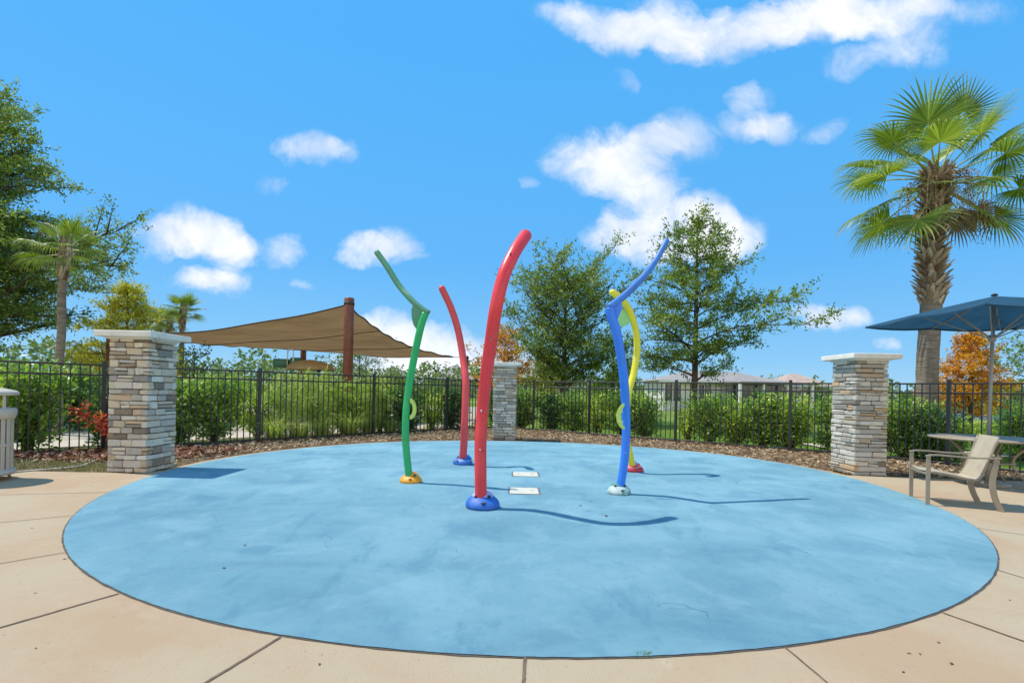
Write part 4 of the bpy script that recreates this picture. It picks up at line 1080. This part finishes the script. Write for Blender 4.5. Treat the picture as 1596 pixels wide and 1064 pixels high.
# ------------------------------------------------------------------ palms
def fan_frond(root, c, d, petL, R_, seed, stiff, mats=('leaf_palm', 'petiole'), nseg=38, tone_mu=.45, span=138, W_=1.0, pet_r=.016, dry_tip=True, face=False):
    """c: trunk point, d: outward direction; petiole then costapalmate fan whose segments droop by (1-stiff)"""
    r = random.Random(seed); d = d.normalized()
    sag = Vector((0, 0, -1)) * (1 - stiff)
    pl = [c, c + d * petL * .5 + sag * petL * .04, c + d * petL + sag * petL * .16]
    h = pl[-1]; dd = (pl[-1] - pl[-2]).normalized()
    bm = bmesh.new(); tube(bm, catmull(pl, 3), [pet_r * (1.5 - .9 * k / 6) for k in range(7)], 5)
    fr = from_bm('frond', bm, mats[1], root, True)
    sidev = dd.cross(Vector((0, 0, 1)))
    if sidev.length < .05: sidev = Vector((1, 0, 0))
    if face: sidev = dd.cross(Vector((0, -1, .15)))
    sidev.normalize(); nrm = sidev.cross(dd).normalized()
    roll = 0 if face else r.uniform(-.35, .35); M_ = Matrix.Rotation(roll, 3, dd); sidev = M_ @ sidev; nrm = M_ @ nrm
    V = []; Q = []; T = []; MI = []; age = r.uniform(-.06, .1)
    for s_ in range(nseg):
        a = math.radians(-span + 2 * span * (s_ + .5) / nseg)
        L = R_ * (.62 + .38 * math.cos(a * .55)) * r.uniform(.92, 1.06)
        da = math.radians(2 * span / nseg) * .5
        sd = (dd * math.cos(a) + sidev * math.sin(a)); tn = sidev * math.cos(a) - dd * math.sin(a)
        sd = (sd + nrm * .10 * abs(math.sin(a))).normalized()
        k0 = len(V); ns = 6; p = h.copy(); dirv = sd.copy(); tone_ = tone_mu + age + r.gauss(0, .17)
        for q in range(ns + 1):
            t = q / ns
            rr = L * t
            wj = rr * math.tan(da) if t < .45 else L * .45 * math.tan(da) * (1 - (t - .45) / .55) ** .9 * .8
            pleat = nrm * (wj * .55)
            V += [p - tn * wj * W_, p + pleat, p + tn * wj * W_]
            if q < ns:
                b = k0 + 3 * q; Q += [(b, b + 1, b + 4, b + 3), (b + 1, b + 2, b + 5, b + 4)]
                tt = tone_ + .12 * (1 - t); T += [tt, tt - .06]
                MI += [1, 1] if (dry_tip and t > .78) else [0, 0]
            g_ = (1 - stiff) * 2.9 * (max(0, t - .18)) ** 1.2 * r.uniform(.7, 1.25)
            dirv = (dirv + Vector((0, 0, -1)) * g_ * .55).normalized()
            p = p + dirv * L / ns
    me = np_mesh('fan', np.array([list(v_) for v_ in V]), Q, np.clip(T, 0, 1), smooth=False, matidx=MI)
    link('fan', me, [mats[0], 'leaf_palm_tip'], fr)
    return fr

def palm(label, base, hgt, tr_r, fronds, seed, petL, R_, boot=None, group='fan palms'):
    rn = random.Random(seed)
    root = empty('fan_palm', base, 0, label, 'palm tree', group)
    bm = bmesh.new(); n = 36
    pts = [Vector((.02 * math.sin(i * .4) + .10 * (i / n) ** 2, 0, hgt * i / n)) for i in range(n + 1)]
    R0 = [tr_r * (1.12 - .12 * min(1, i / 4)) * (1 + .018 * (i % 2)) * (1 - .1 * i / n) for i in range(n + 1)]
    tube(bm, pts, R0, 18); from_bm('trunk', bm, 'palm_bark', root, True)
    top = pts[-1]
    if boot:
        b0, br = boot; V = []; Q = []; T = []
        rows = int((hgt - b0) / .075)
        for i in range(rows):
            z = b0 + (hgt - b0 + .12) * i / rows; m_ = 9
            grow = min(1, (z - b0) / .5 + .35) * (1 - .55 * max(0, (z - hgt + .75) / .75))
            for j in range(m_):
                a = 2 * math.pi * (j + .5 * (i % 2)) / m_ + rn.uniform(-.12, .12)
                o_ = Vector((math.cos(a), math.sin(a), 0)); s_ = Vector((-math.sin(a), math.cos(a), 0))
                cx = pts[min(n, int(z / hgt * n))]; p = Vector((cx.x, cx.y, z)) + o_ * tr_r * .85
                L = rn.uniform(.17, .28); w0 = .070; lean_ = rn.uniform(.35, .7) * br * grow; sk = rn.uniform(-.35, .35)
                e = p + (o_ * lean_ + Vector((0, 0, 1)) + s_ * sk).normalized() * L
                k0 = len(V); nn = o_ * .03
                V += [p - s_ * w0 - nn, p + s_ * w0 - nn, p + nn * 1.2, e - s_ * .028, e + s_ * .028, e + nn * .9]
                tt = rn.random()
                Q += [(k0, k0 + 2, k0 + 5, k0 + 3), (k0 + 2, k0 + 1, k0 + 4, k0 + 5), (k0 + 1, k0, k0 + 3, k0 + 4), (k0 + 3, k0 + 5, k0 + 4, k0 + 4)]
                T += [tt, tt * .9, tt * .6, min(1, tt + .2)]
        Q2 = [q for q in Q if len(set(q)) == 4]; T2 = [t for q, t in zip(Q, T) if len(set(q)) == 4]
        link('leaf_bases', np_mesh('leaf_bases', np.array([list(v_) for v_ in V]), Q2, T2), 'palm_boot', root)
    for i, fr_ in enumerate(fronds):
        az, el, st, k = fr_[:4]; face = len(fr_) > 4
        if not face and el < 42 and hgt > 6: st = max(.22, st - .14)
        a, e = math.radians(az), math.radians(el)
        d = Vector((math.cos(a) * math.cos(e), math.sin(a) * math.cos(e), math.sin(e)))
        fan_frond(root, top + Vector((0, 0, -.05 - .25 * max(0, (30 - el) / 60))) + Vector((d.x, d.y, 0)) * tr_r * .5, d, petL * k * rn.uniform(.9, 1.1), R_ * rn.uniform(.9, 1.08), seed * 100 + i, st,
                  tone_mu=(.34 if face else rn.uniform(.35, .62)), face=face)
    return root, top
# azimuth: 0 = right, 90 = away, 180 = left, 270 = towards the camera
FR = [(255, 84, .97, 1.0, 1), (358, 70, .97, 1.55, 1), (215, 60, .75, 1.15), (330, 52, .7, 1.2), (188, 38, .5, 1.35), (175, 20, .42, 1.5), (195, 4, .5, 1.4), (178, -18, .5, 1.35),
      (212, -42, .75, 1.1), (275, -16, .95, .3), (232, 28, .5, 1.1), (0, 36, .5, 1.35), (8, 14, .42, 1.5), (345, -4, .45, 1.4), (352, -28, .5, 1.3), (318, 20, .45, 1.1), (320, -42, .7, .9),
      (90, 50, .6, 1.2), (125, 22, .45, 1.3), (60, 18, .45, 1.3), (95, -10, .4, 1.2), (165, 50, .6, 1.2), (25, 52, .6, 1.2), (145, -30, .5, 1.1)]
PY = 11.3
root, top = palm('tall fan palm with rough crosshatched trunk top, behind the fence right of the right pillar', (col_x(1445, PY), PY, -.05), 6.45, .21, FR, 5, .98, 1.02, (3.5, 1.9))
for az_, el_, k_ in ((350, -30, 1.0), (10, -50, .9), (330, -55, .8), (180, -55, .7), (30, -20, 1.0)):
    a_, e_ = math.radians(az_), math.radians(el_)
    fan_frond(root, top + Vector((0, 0, -.25)), Vector((math.cos(a_) * math.cos(e_), math.sin(a_) * math.cos(e_), math.sin(e_))), .95 * k_, .7, 900 + az_, .15, mats=('leaf_straw', 'petiole_dry'), nseg=24, tone_mu=.25)
# dead hanging stalks and seed strings
rn = random.Random(77)
for i in range(16):
    a = rn.uniform(0, 6.28); r_ = rn.uniform(.4, 1.1); p0 = top + Vector((math.cos(a) * .15, math.sin(a) * .15, -.1))
    L = rn.uniform(.7, 1.6); bm = bmesh.new()
    e1 = p0 + Vector((math.cos(a) * r_ * .6, math.sin(a) * r_ * .6, -.1)); e2 = p0 + Vector((math.cos(a) * r_ * .8, math.sin(a) * r_ * .8, -L))
    pl = catmull([p0, e1, e2], 6); tube(bm, pl, .007, 4)
    st = from_bm('seed_stalk', bm, 'petiole_dry', root, True)
    segs = [(pl[k], pl[k] + Vector((rn.gauss(0, .09), rn.gauss(0, .09), -rn.uniform(.03, .15)))) for k in range(4, len(pl)) for _ in range(4)]
    C, D, N, Ls, Ws, T = twig_leaves(np.array([[list(x), list(y)] for x, y in segs]), 26, .06, .022, .03, seed=i, tone_mu=.25)
    o = link('seeds', leaves_mesh('seeds', C, D, N, Ls, Ws, T), 'litter', st); o['kind'] = 'stuff'
bm = bmesh.new()
V = []
for i in range(60):                                       # frayed orange fibres at the crown base
    a = rn.uniform(0, 6.28); p0 = top + Vector((math.cos(a) * .17, math.sin(a) * .17, rn.uniform(-.35, .12)))
    e = p0 + Vector((math.cos(a) * rn.uniform(.08, .28), math.sin(a) * rn.uniform(.08, .28), rn.uniform(-.12, .28)))
    tube(bm, [p0, p0.lerp(e, .5) + Vector((0, 0, .03)), e], [.028, .018, .008], 4)
from_bm('crown_fibres', bm, 'petiole_dry', root)
# palm behind the left oak
FR2 = [(az + 17 * i, el, st, 1.0) for i, (az, el, st, _) in enumerate([(0, 70, .7, 1), (60, 50, .5, 1), (130, 55, .5, 1), (200, 45, .4, 1), (260, 50, .5, 1), (320, 40, .4, 1), (350, 20, .3, 1), (40, 20, .3, 1), (100, 15, .3, 1), (150, 10, .3, 1), (210, 15, .3, 1), (280, 10, .3, 1), (0, -8, .3, 1), (70, -15, .3, 1), (180, -12, .3, 1), (240, -18, .3, 1), (310, -10, .3, 1)])]
palm('tall slim palm in front of the large left tree, left of the left pillar', (col_x(91, 12.6), 12.6, -.05), 4.75, .095, FR2, 6, .50, .58, (3.9, .3))
for i, (px, py, Y, sc_, lab) in enumerate(((283, 478, 24, .52, 'small palm at the left end of the shade sail, the taller one'), (262, 497, 26, .55, 'small lower palm between the golden cypress and the taller small palm'), (246, 500, 27, .5, 'small dark palm half hidden behind the golden cypress'))):
    p = at(px, py, Y)
    palm(lab, (p.x, p.y, -.05), p.z, .12, [(a_, e_, min(.9, s_ + .3), k_) for a_, e_, s_, k_ in FR2], 30 + i, .42, .62, (p.z - 1.0, .4), 'small palms by the playground')
    
# ------------------------------------------------------------------ shade sail
t = empty('shade_sail', (0, 0, 0), 0, 'large tan fabric shade sail stretched between brown posts above the playground', 'shade sail')
A1, B1, C1, D1 = at(176, 522, 20.5), at(541, 475, 17.1), at(706, 556.5, 22.5), at(476, 542, 27.5)
N_ = 36; V = []; Q = []
for i in range(N_ + 1):
    for j in range(N_ + 1):
        u_, v_ = i / N_, j / N_
        p = A1 * (1 - u_) * (1 - v_) + B1 * u_ * (1 - v_) + C1 * u_ * v_ + D1 * (1 - u_) * v_
        cen = (A1 + B1 + C1 + D1) / 4
        ed = (4 * u_ * (1 - u_)) * (1 - 4 * v_ * (1 - v_)) + (4 * v_ * (1 - v_)) * (1 - 4 * u_ * (1 - u_))
        q = p + (cen - p) * Vector((1, 1, .25)).length * 0
        q = Vector((p.x + (cen.x - p.x) * .11 * ed, p.y + (cen.y - p.y) * .11 * ed, p.z - .32 * ed * .6))
        q.z -= .30 * (16 * u_ * (1 - u_) * v_ * (1 - v_))
        q.z += .025 * math.sin(j * 1.3 + i * .35)
        V.append(q)
for i in range(N_):
    for j in range(N_):
        b = i * (N_ + 1) + j; Q.append((b, b + 1, b + N_ + 2, b + N_ + 1))
link('fabric', np_mesh('fabric', np.array([list(x) for x in V]), Q, smooth=True), 'sail_fabric', t)
bm = bmesh.new()
idx = lambda i, j: V[i * (N_ + 1) + j]
for e in ([idx(i, 0) for i in range(N_ + 1)], [idx(N_, j) for j in range(N_ + 1)], [idx(i, N_) for i in range(N_ + 1)], [idx(0, j) for j in range(N_ + 1)]):
    tube(bm, e, .028, 6)
from_bm('edge_cable', bm, 'sail_cord', t, True)
for jj in (12, 24):
    bm = bmesh.new(); tube(bm, [idx(i, jj) - Vector((0, 0, .012)) for i in range(N_ + 1)], .016, 5); from_bm('seam', bm, 'sail_cord', t, True)
for px, Y, top_py, r_, corner, lab in ((544.5, 17.0, 462, .165, B1, 'tallest red brown sail post, nearest the fence'), (473, 27.6, 541, .16, D1, 'far brown sail post seen below the middle of the sail'),
                               (725, 22.9, 553, .16, C1, 'brown sail post at the right tip of the sail, behind the small red pole'), (173, 20.7, 519, .16, A1, 'red brown sail post beside the left stone pillar')):
    p = at(px, top_py, Y)
    post = empty('sail_post', (p.x, p.y, -.05), 0, lab, 'post', 'sail posts')
    bm = bmesh.new(); lathe(bm, [(r_, 0), (r_, p.z - .03), (r_ * .9, p.z)], 24); from_bm('shaft', bm, 'sail_post', post, True)
    c_ = corner - Vector((p.x, p.y, -.05)); bm = bmesh.new()
    side = Vector((c_.x, c_.y, 0)).normalized() * r_
    tube(bm, [Vector((side.x, side.y, c_.z + .02)), c_], .016, 6); from_bm('turnbuckle', bm, 'steel', post)
    bm = bmesh.new(); lathe(bm, [(r_ + .012, 0), (r_ + .012, .10)], 24, (0, 0, c_.z - .03)); from_bm('clamp_band', bm, 'steel' if False else 'sail_cord', post, True)

# ------------------------------------------------------------------ playground behind the hedge
t = empty('play_structure', (0, 0, 0), 0, 'small playground unit with tan roof and grey hoop rails behind the hedge', 'play structure')
Y = 20.0
c_ = at(484, 575, Y); bm = bmesh.new()
lathe(bm, [(.92, 0), (.95, .04), (.80, .22), (.45, .36), (.10, .42)], 20, (c_.x, c_.y, c_.z - .05)); from_bm('roof', bm, 'play_tan', t, True)
for dx in (-.5, .5):
    for dy_ in (-.45, .45):
        bm = bmesh.new(); cyl(bm, (c_.x + dx, c_.y + dy_), .055, -.05, c_.z + .05, 12); from_bm('post', bm, 'play_blue', t, True)
bm = bmesh.new(); box(bm, (c_.x, c_.y, .9), (1.2, 1.1, .08)); from_bm('platform', bm, 'play_tan', t)
bm = bmesh.new(); box(bm, (c_.x - .9, c_.y, .5), (.55, .06, 1.1)); bevel(bm, .02); from_bm('panel', bm, 'play_blue', t)
p0 = at(447.5, 585, Y - .3); p1 = at(456.5, 585, Y - .3)
top_ = at(452, 543, Y - .3)
hp = [Vector((p0.x, p0.y, 0)), Vector((p0.x, p0.y, top_.z - .15))] + [Vector(((p0.x + p1.x) / 2 - math.cos(a) * (p1.x - p0.x) / 2, p0.y, top_.z - .15 + .15 * math.sin(a))) for a in [math.pi * i / 8 for i in range(1, 8)]] + [Vector((p1.x, p1.y, top_.z - .15)), Vector((p1.x, p1.y, 0))]
bm = bmesh.new(); tube(bm, hp, .028, 8); from_bm('hoop_rail', bm, 'steel', t, True)
c2 = at(440, 566, Y + .5); bm = bmesh.new(); box(bm, (c2.x, c2.y, c2.z), (.6, .5, .35)); bevel(bm, .08, 2); from_bm('climber', bm, 'play_green', t, True)
c2 = at(462, 562, Y + .5); bm = bmesh.new(); box(bm, (c2.x, c2.y, c2.z - .1), (.45, .4, .45)); bevel(bm, .08, 2); from_bm('climber', bm, 'play_green', t, True)

# ------------------------------------------------------------------ houses
def hip_house(name, label, x, y, w_, d_, eave, ridge, wallm, roofm, wins, rot=0):
    t = empty(name, (x, y, -.06), rot, label, 'house', 'houses across the lawn')
    bm = bmesh.new(); box(bm, (0, 0, eave / 2), (w_, d_, eave)); from_bm('wall', bm, wallm, t)
    bm = bmesh.new(); o_ = .5; W2, D2 = w_ / 2 + o_, d_ / 2 + o_; rl = max(.5, W2 - D2)
    e = [bm.verts.new(p) for p in ((-W2, -D2, eave), (W2, -D2, eave), (W2, D2, eave), (-W2, D2, eave))]
    r1, r2 = bm.verts.new((-rl, 0, ridge)), bm.verts.new((rl, 0, ridge))
    for f in ((e[0], e[1], r2, r1), (e[1], e[2], r2), (e[2], e[3], r1, r2), (e[3], e[0], r1), (e[3], e[2], e[1], e[0])): bm.faces.new(f)
    from_bm('roof', bm, roofm, t)
    bm = bmesh.new(); box(bm, (0, -D2 - .02, eave - .08), (2 * W2, .04, .2)); from_bm('fascia', bm, 'trim_white', t)
    for (wx, wz, ww, wh) in wins:
        bm = bmesh.new()
        for a, b in (((wx, wz + wh / 2 + .05), (ww + .2, .1)), ((wx, wz - wh / 2 - .05), (ww + .2, .1)), ((wx - ww / 2 - .05, wz), (.1, wh)), ((wx + ww / 2 + .05, wz), (.1, wh)), ((wx, wz), (.06, wh))):
            box(bm, (a[0], -d_ / 2 - .03, a[1]), (b[0], .06, b[1]))
        fr = from_bm('window', bm, 'trim_white', t)
        bm = bmesh.new(); box(bm, (wx, -d_ / 2 - .012, wz), (ww, .02, wh)); from_bm('pane', bm, 'window_glass', fr)
    return t
t = hip_house('house', 'white walled house with dark porch behind the tall right tree', col_x(1128, 41), 44, 10.0, 6, 2.5, 3.45, 'wall_white', 'roof_grey', [(-4.2, 1.5, 1.3, 1.4), (-1.6, 1.2, 1.0, 2.0)])
# covered porch
bm = bmesh.new(); box(bm, (2.4, -5.4, 2.35), (5.6, 2.8, .16)); from_bm('porch_roof', bm, 'roof_grey', t)
bm = bmesh.new(); box(bm, (2.4, -4.06, 1.15), (5.0, .06, 2.1)); from_bm('porch_glass', bm, 'window_glass', t)
for xx in (-.3, 1.5, 3.3, 5.1):
    bm = bmesh.new(); box(bm, (xx, -6.6, 1.13), (.18, .18, 2.26)); from_bm('porch_post', bm, 'trim_white', t)
hip_house('house', 'house with pinkish tile roof just left of the right pillar', col_x(1262, 66), 70, 6.2, 7, 2.9, 4.6, 'wall_beige', 'roof_tile', [(-1.5, 1.5, 1.2, 1.3), (1.5, 1.5, 1.2, 1.3)])
hip_house('house', 'low house between the tall right tree and the tile roofed house', col_x(1226, 76), 82, 7, 7, 2.9, 4.3, 'wall_white', 'roof_tile', [(0, 1.5, 1.3, 1.3)])
hip_house('house', 'beige house behind the small yellow tree by the far pillar', col_x(832, 49), 53, 5.0, 6, 2.9, 4.6, 'wall_beige', 'roof_grey', [(-.6, 2.0, .8, 1.2), (1.2, 2.0, .8, 1.2)])
hip_house('house', 'grey roofed house behind the smaller red spray pole', col_x(704, 88), 93, 7, 7, 3.2, 5.9, 'wall_beige', 'roof_grey', [(-2, 1.5, 1.3, 1.3)])
hip_house('house', 'far roof seen under the right part of the sail', col_x(606, 96), 100, 6, 7, 3.4, 5.6, 'wall_beige', 'roof_grey', [(0, 1.5, 1.3, 1.3)])

# ------------------------------------------------------------------ market umbrella and table
UX, UY = 7.42, 7.72
t = empty('patio_umbrella', (UX, UY, 0), math.radians(0), 'navy blue patio umbrella on a grey pole standing through the patio table', 'umbrella')
ax = (at(1549, 460, UY).x - at(1541, 670, UY).x)
PT = Vector((at(1550, 460, UY).x - UX, 0, at(1550, 460, UY).z))
PBt = Vector((at(1541, 670, UY).x - UX, 0, .0)); PBt.x -= .02
bm = bmesh.new(); tube(bm, [PBt, PT - Vector((0, 0, .03))], .024, 14); from_bm('pole', bm, 'steel' if False else 'grey_metal', t, True)
rot = math.radians(43); RC = 1.66; he = 2.60
def can(a, f, drop=0): return Vector((PT.x + math.cos(a) * RC * f, math.sin(a) * RC * f, 0))
apex = PT.copy(); V = [apex]; Q = []
n = 8; rings_ = 7
crn = []
for k in range(n):
    a = rot + 2 * math.pi * k / n; crn.append((math.cos(a) * (RC if k % 2 == 0 else RC * math.cos(math.pi / 4) * 1.03), math.sin(a) * (RC if k % 2 == 0 else RC * math.cos(math.pi / 4) * 1.03)))
m_ = 5; V = []; 
for r_ in range(rings_ + 1):
    f = r_ / rings_
    for k in range(n):
        for q in range(m_):
            tq = q / m_; x = crn[k][0] * (1 - tq) + crn[(k + 1) % n][0] * tq; y = crn[k][1] * (1 - tq) + crn[(k + 1) % n][1] * tq
            sag = .05 * f * 4 * tq * (1 - tq)
            V.append((PT.x + x * max(f, .02), y * max(f, .02), PT.z - .02 - (PT.z - he) * (f ** 1.12) - sag * .6))
W2 = n * m_
for r_ in range(rings_):
    for k in range(W2): Q.append((r_ * W2 + k, r_ * W2 + (k + 1) % W2, (r_ + 1) * W2 + (k + 1) % W2, (r_ + 1) * W2 + k))
link('canopy', np_mesh('canopy', V, Q), 'umbrella_fabric', t)
bm = bmesh.new()
rim = [V[rings_ * W2 + k] for k in range(W2)]; rim.append(rim[0])
for a_, b_ in zip(rim, rim[1:]): bar(bm, Vector(a_) + Vector((0, 0, -.012)), Vector(b_) + Vector((0, 0, -.012)), .006, .030)
from_bm('valance_hem', bm, 'umbrella_fabric', t)
bm = bmesh.new(); lathe(bm, [(.04, 0), (.045, .015), (.02, .035)], 14, (PT.x, 0, PT.z - .01)); from_bm('finial', bm, 'dark_spot', t, True)
hubz = at(1545, 527, UY).z
bm = bmesh.new(); cyl(bm, (PT.x - .02, 0), .045, hubz - .05, hubz + .05, 14); from_bm('hub', bm, 'grey_metal', t, True)
for k in range(n):
    x, y = crn[k]
    rimz = he - .02
    bm = bmesh.new(); bar(bm, (PT.x + x * .04, y * .04, PT.z - .05), (PT.x + x * .985, y * .985, rimz - .01), .016, .022); rb = from_bm('rib', bm, 'grey_metal', t)
    f = .55; zz = PT.z - .04 - (PT.z - he) * f ** 1.12
    bm = bmesh.new(); bar(bm, (PT.x - .02 + x * .02, y * .02, hubz), (PT.x + x * f, y * f, zz - .02), .012, .018); from_bm('strut', bm, 'grey_metal', rb)
TX = UX + PBt.x + .02
t = empty('patio_table', (TX, UY, 0), 0, 'round taupe patio table with curved legs under the navy umbrella', 'table')
bm = bmesh.new(); lathe(bm, [(.70, .695), (.735, .70), (.74, .712), (.74, .724), (.72, .735), (.05, .737)], 48); from_bm('table_top', bm, 'taupe_metal', t, True)
for k in range(4):
    a = math.radians(28 + 90 * k)
    pr = [(.50, .69), (.42, .60), (.30, .45), (.30, .30), (.42, .14), (.60, .03), (.62, .012)]
    bm = bmesh.new(); tube(bm, catmull([(math.cos(a) * r_, math.sin(a) * r_, z) for r_, z in pr], 4), .019, 8); from_bm('leg', bm, 'taupe_metal', t, True)
bm = bmesh.new(); n = 32; tube(bm, [(.30 * math.cos(2 * math.pi * i / n), .30 * math.sin(2 * math.pi * i / n), .36) for i in range(n + 1)], .012, 6, cap=False); from_bm('brace_ring', bm, 'taupe_metal', t, True)
t = empty('umbrella_base', (TX, UY, 0), 0, 'round metal umbrella stand on the deck under the patio table', 'umbrella base')
bm = bmesh.new(); lathe(bm, [(.27, 0), (.27, .03), (.20, .055), (.05, .07)], 28); from_bm('weight', bm, 'taupe_metal', t, True)
bm = bmesh.new(); lathe(bm, [(.036, .07), (.036, .32), (.03, .33)], 14); from_bm('sleeve', bm, 'taupe_metal', t, True)

# ------------------------------------------------------------------ sling chair
ff, fn = gr(1416.5, 772), gr(1449.5, 789)          # front feet: far one and near one
rf, rnr = gr(1511, 782), gr(1553, 797)             # rear feet
t = empty('patio_chair', ((ff.x + fn.x + rf.x + rnr.x) / 4, (ff.y + fn.y + rf.y + rnr.y) / 4, 0), 0, 'taupe sling armchair on the deck in front of the patio table', 'chair')
O = Vector(t.location)
side_v = (fn - ff); side_v.z = 0; wid = side_v.length; sv = side_v.normalized()
fwd = ((ff + fn) / 2 - (rf + rnr) / 2); fwd.z = 0; dep = fwd.length; fv = fwd.normalized()
fv = (fv - sv * fv.dot(sv) * .7).normalized()
ctr_f = (ff + fn) / 2 - O
print('chair', wid, dep)
wid = .56; 
def cp(s_, b_, z): return ctr_f + sv * (s_ * wid / 2) - fv * b_ * .87 + Vector((0, 0, z))
ARM = .615
for s_ in (-1, 1):
    bm = bmesh.new(); bar(bm, cp(s_, 0, 0), cp(s_, .0, ARM - .012), .026, .040, up=fv); from_bm('leg', bm, 'taupe_metal', t)
    bm = bmesh.new()
    pl = catmull([cp(s_, .80, 0), cp(s_, .735, .14), cp(s_, .70, .30), cp(s_, .71, .44), cp(s_, .74, ARM - .01)], 4)
    for a, b in zip(pl, pl[1:]): bar(bm, a, b + (b - a) * .08, .030, .055, up=fv)
    from_bm('leg', bm, 'taupe_metal', t)
    bm = bmesh.new(); pl = catmull([cp(s_, -.03, ARM - .01), cp(s_, .10, ARM + .01), cp(s_, .5, ARM - .002), cp(s_, .78, ARM + .012)], 4)
    for a, b in zip(pl, pl[1:]): bar(bm, a, b + (b - a) * .06, .046, .018)
    from_bm('armrest', bm, 'taupe_metal', t)
    q = .86
    bm = bmesh.new(); pl = catmull([cp(s_ * q, -.01, .415), cp(s_ * q, .25, .385), cp(s_ * q, .50, .345), cp(s_ * q, .585, .37), cp(s_ * q, .66, .55), cp(s_ * q, .77, .86)], 5)
    tube(bm, pl, .014, 8); from_bm('side_rail', bm, 'taupe_metal', t, True)
for b_, z, nm in ((.0, .385, 'front_crossbar'), (.60, .33, 'rear_crossbar')):
    bm = bmesh.new(); bar(bm, cp(-1, b_, z), cp(1, b_, z), .022, .026); from_bm(nm, bm, 'taupe_metal', t)
def sling(pl2, name, sagd=.018):
    V = []; Q = []; pr = catmull([Vector((b_, z, 0)) for b_, z in pl2], 5); m2 = 10
    for i, p in enumerate(pr):
        for j in range(m2 + 1):
            s_ = -1 + 2 * j / m2; sg = sagd * (1 - s_ * s_)
            V.append(cp(s_ * .86, p.x + sg * (.7 if p.x > .5 else 0), p.y - (sg if p.x < .55 else 0)))
    n1_ = len(pr); base = len(V)
    V2 = [v_ + (Vector((0, 0, -.006)) if i // (m2 + 1) < n1_ * .45 else -fv * .006) for i, v_ in enumerate(V)]
    for i in range(n1_ - 1):
        for j in range(m2):
            b = i * (m2 + 1) + j; Q += [(b, b + 1, b + m2 + 2, b + m2 + 1), (base + b + m2 + 1, base + b + m2 + 2, base + b + 1, base + b)]
    V = V + V2
    for i in range(n1_ - 1):
        for j in (0, m2):
            b = i * (m2 + 1) + j; Q.append((b, b + m2 + 1, base + b + m2 + 1, base + b))
    return link(name, np_mesh(name, np.array([list(x) for x in V]), Q, smooth=True), 'sling_fabric', t)
sling([(-.015, .425), (.25, .395), (.50, .352), (.575, .37)], 'seat')
sling([(.575, .375), (.62, .46), (.68, .62), (.775, .875)], 'backrest')

# ------------------------------------------------------------------ litter bin
BX, BY = -6.86, 6.42
t = empty('litter_bin', (BX, BY, 0), 0, 'beige slatted outdoor litter bin with raised lid at the left edge', 'litter bin')
R_ = .335
bm = bmesh.new(); lathe(bm, [(R_ * .86, .08), (R_ * .86, .84)], 32); from_bm('liner', bm, 'bin_inside', t, True)
for k in range(26):
    a = 2 * math.pi * k / 26; c_ = (math.cos(a) * (R_ - .02), math.sin(a) * (R_ - .02)); rm = Matrix.Rotation(a, 3, 'Z')
    bm = bmesh.new(); box(bm, (*c_, .47), (.02, .052, .72), rm); bevel(bm, .004); from_bm('slat', bm, 'bin_paint', t)
bm = bmesh.new(); lathe(bm, [(R_ * .8, .80), (R_ + .005, .80), (R_ + .012, .83), (R_ + .022, .87), (R_ + .022, .92), (R_ + .005, .94), (R_ * .72, .945)], 36); from_bm('top_rim', bm, 'bin_paint', t, True)
bm = bmesh.new(); lathe(bm, [(R_ * .86, .44), (R_ - .008, .44), (R_ - .008, .475), (R_ * .86, .475)], 36); from_bm('middle_band', bm, 'bin_paint', t, True)
bm = bmesh.new(); lathe(bm, [(R_ * .6, .055), (R_ + .02, .075), (R_ + .03, .10), (R_ + .012, .14), (R_ * .8, .145)], 36); from_bm('base_ring', bm, 'bin_paint', t, True)
for k in range(4):
    a = math.radians(-20 + 90 * k); bm = bmesh.new(); tube(bm, [(math.cos(a) * .27, math.sin(a) * .27, .08), (math.cos(a) * .335, math.sin(a) * .335, .0)], [.018, .013], 8); from_bm('foot', bm, 'taupe_metal', t, True)
    a = math.radians(0 + 90 * k); bm = bmesh.new(); bar(bm, (math.cos(a) * (R_ - .01), math.sin(a) * (R_ - .01), .93), (math.cos(a) * (R_ - .01), math.sin(a) * (R_ - .01), 1.12), .022); from_bm('lid_post', bm, 'bin_paint', t)
bm = bmesh.new(); lathe(bm, [(R_ + .02, 1.105), (R_ + .04, 1.115), (R_ + .04, 1.14), (R_ + .01, 1.165), (R_ * .7, 1.195), (R_ * .3, 1.21), (.02, 1.214)], 40); from_bm('lid', bm, 'bin_paint', t, True)

# hose on the verge
pts = [gr(178, 702), gr(160, 712), gr(140, 722), gr(120, 728), gr(80, 732), gr(40, 735), gr(-20, 742)]
bm = bmesh.new(); tube(bm, [p + Vector((0, 0, .012 if i else .05)) for i, p in enumerate(catmull([Vector(p) for p in pts], 6))], .013, 8)
o = from_bm('garden_hose', bm, 'hose', None, True); tag(o, 'pale grey hose lying on the grass between the litter bin and the left pillar', 'hose')
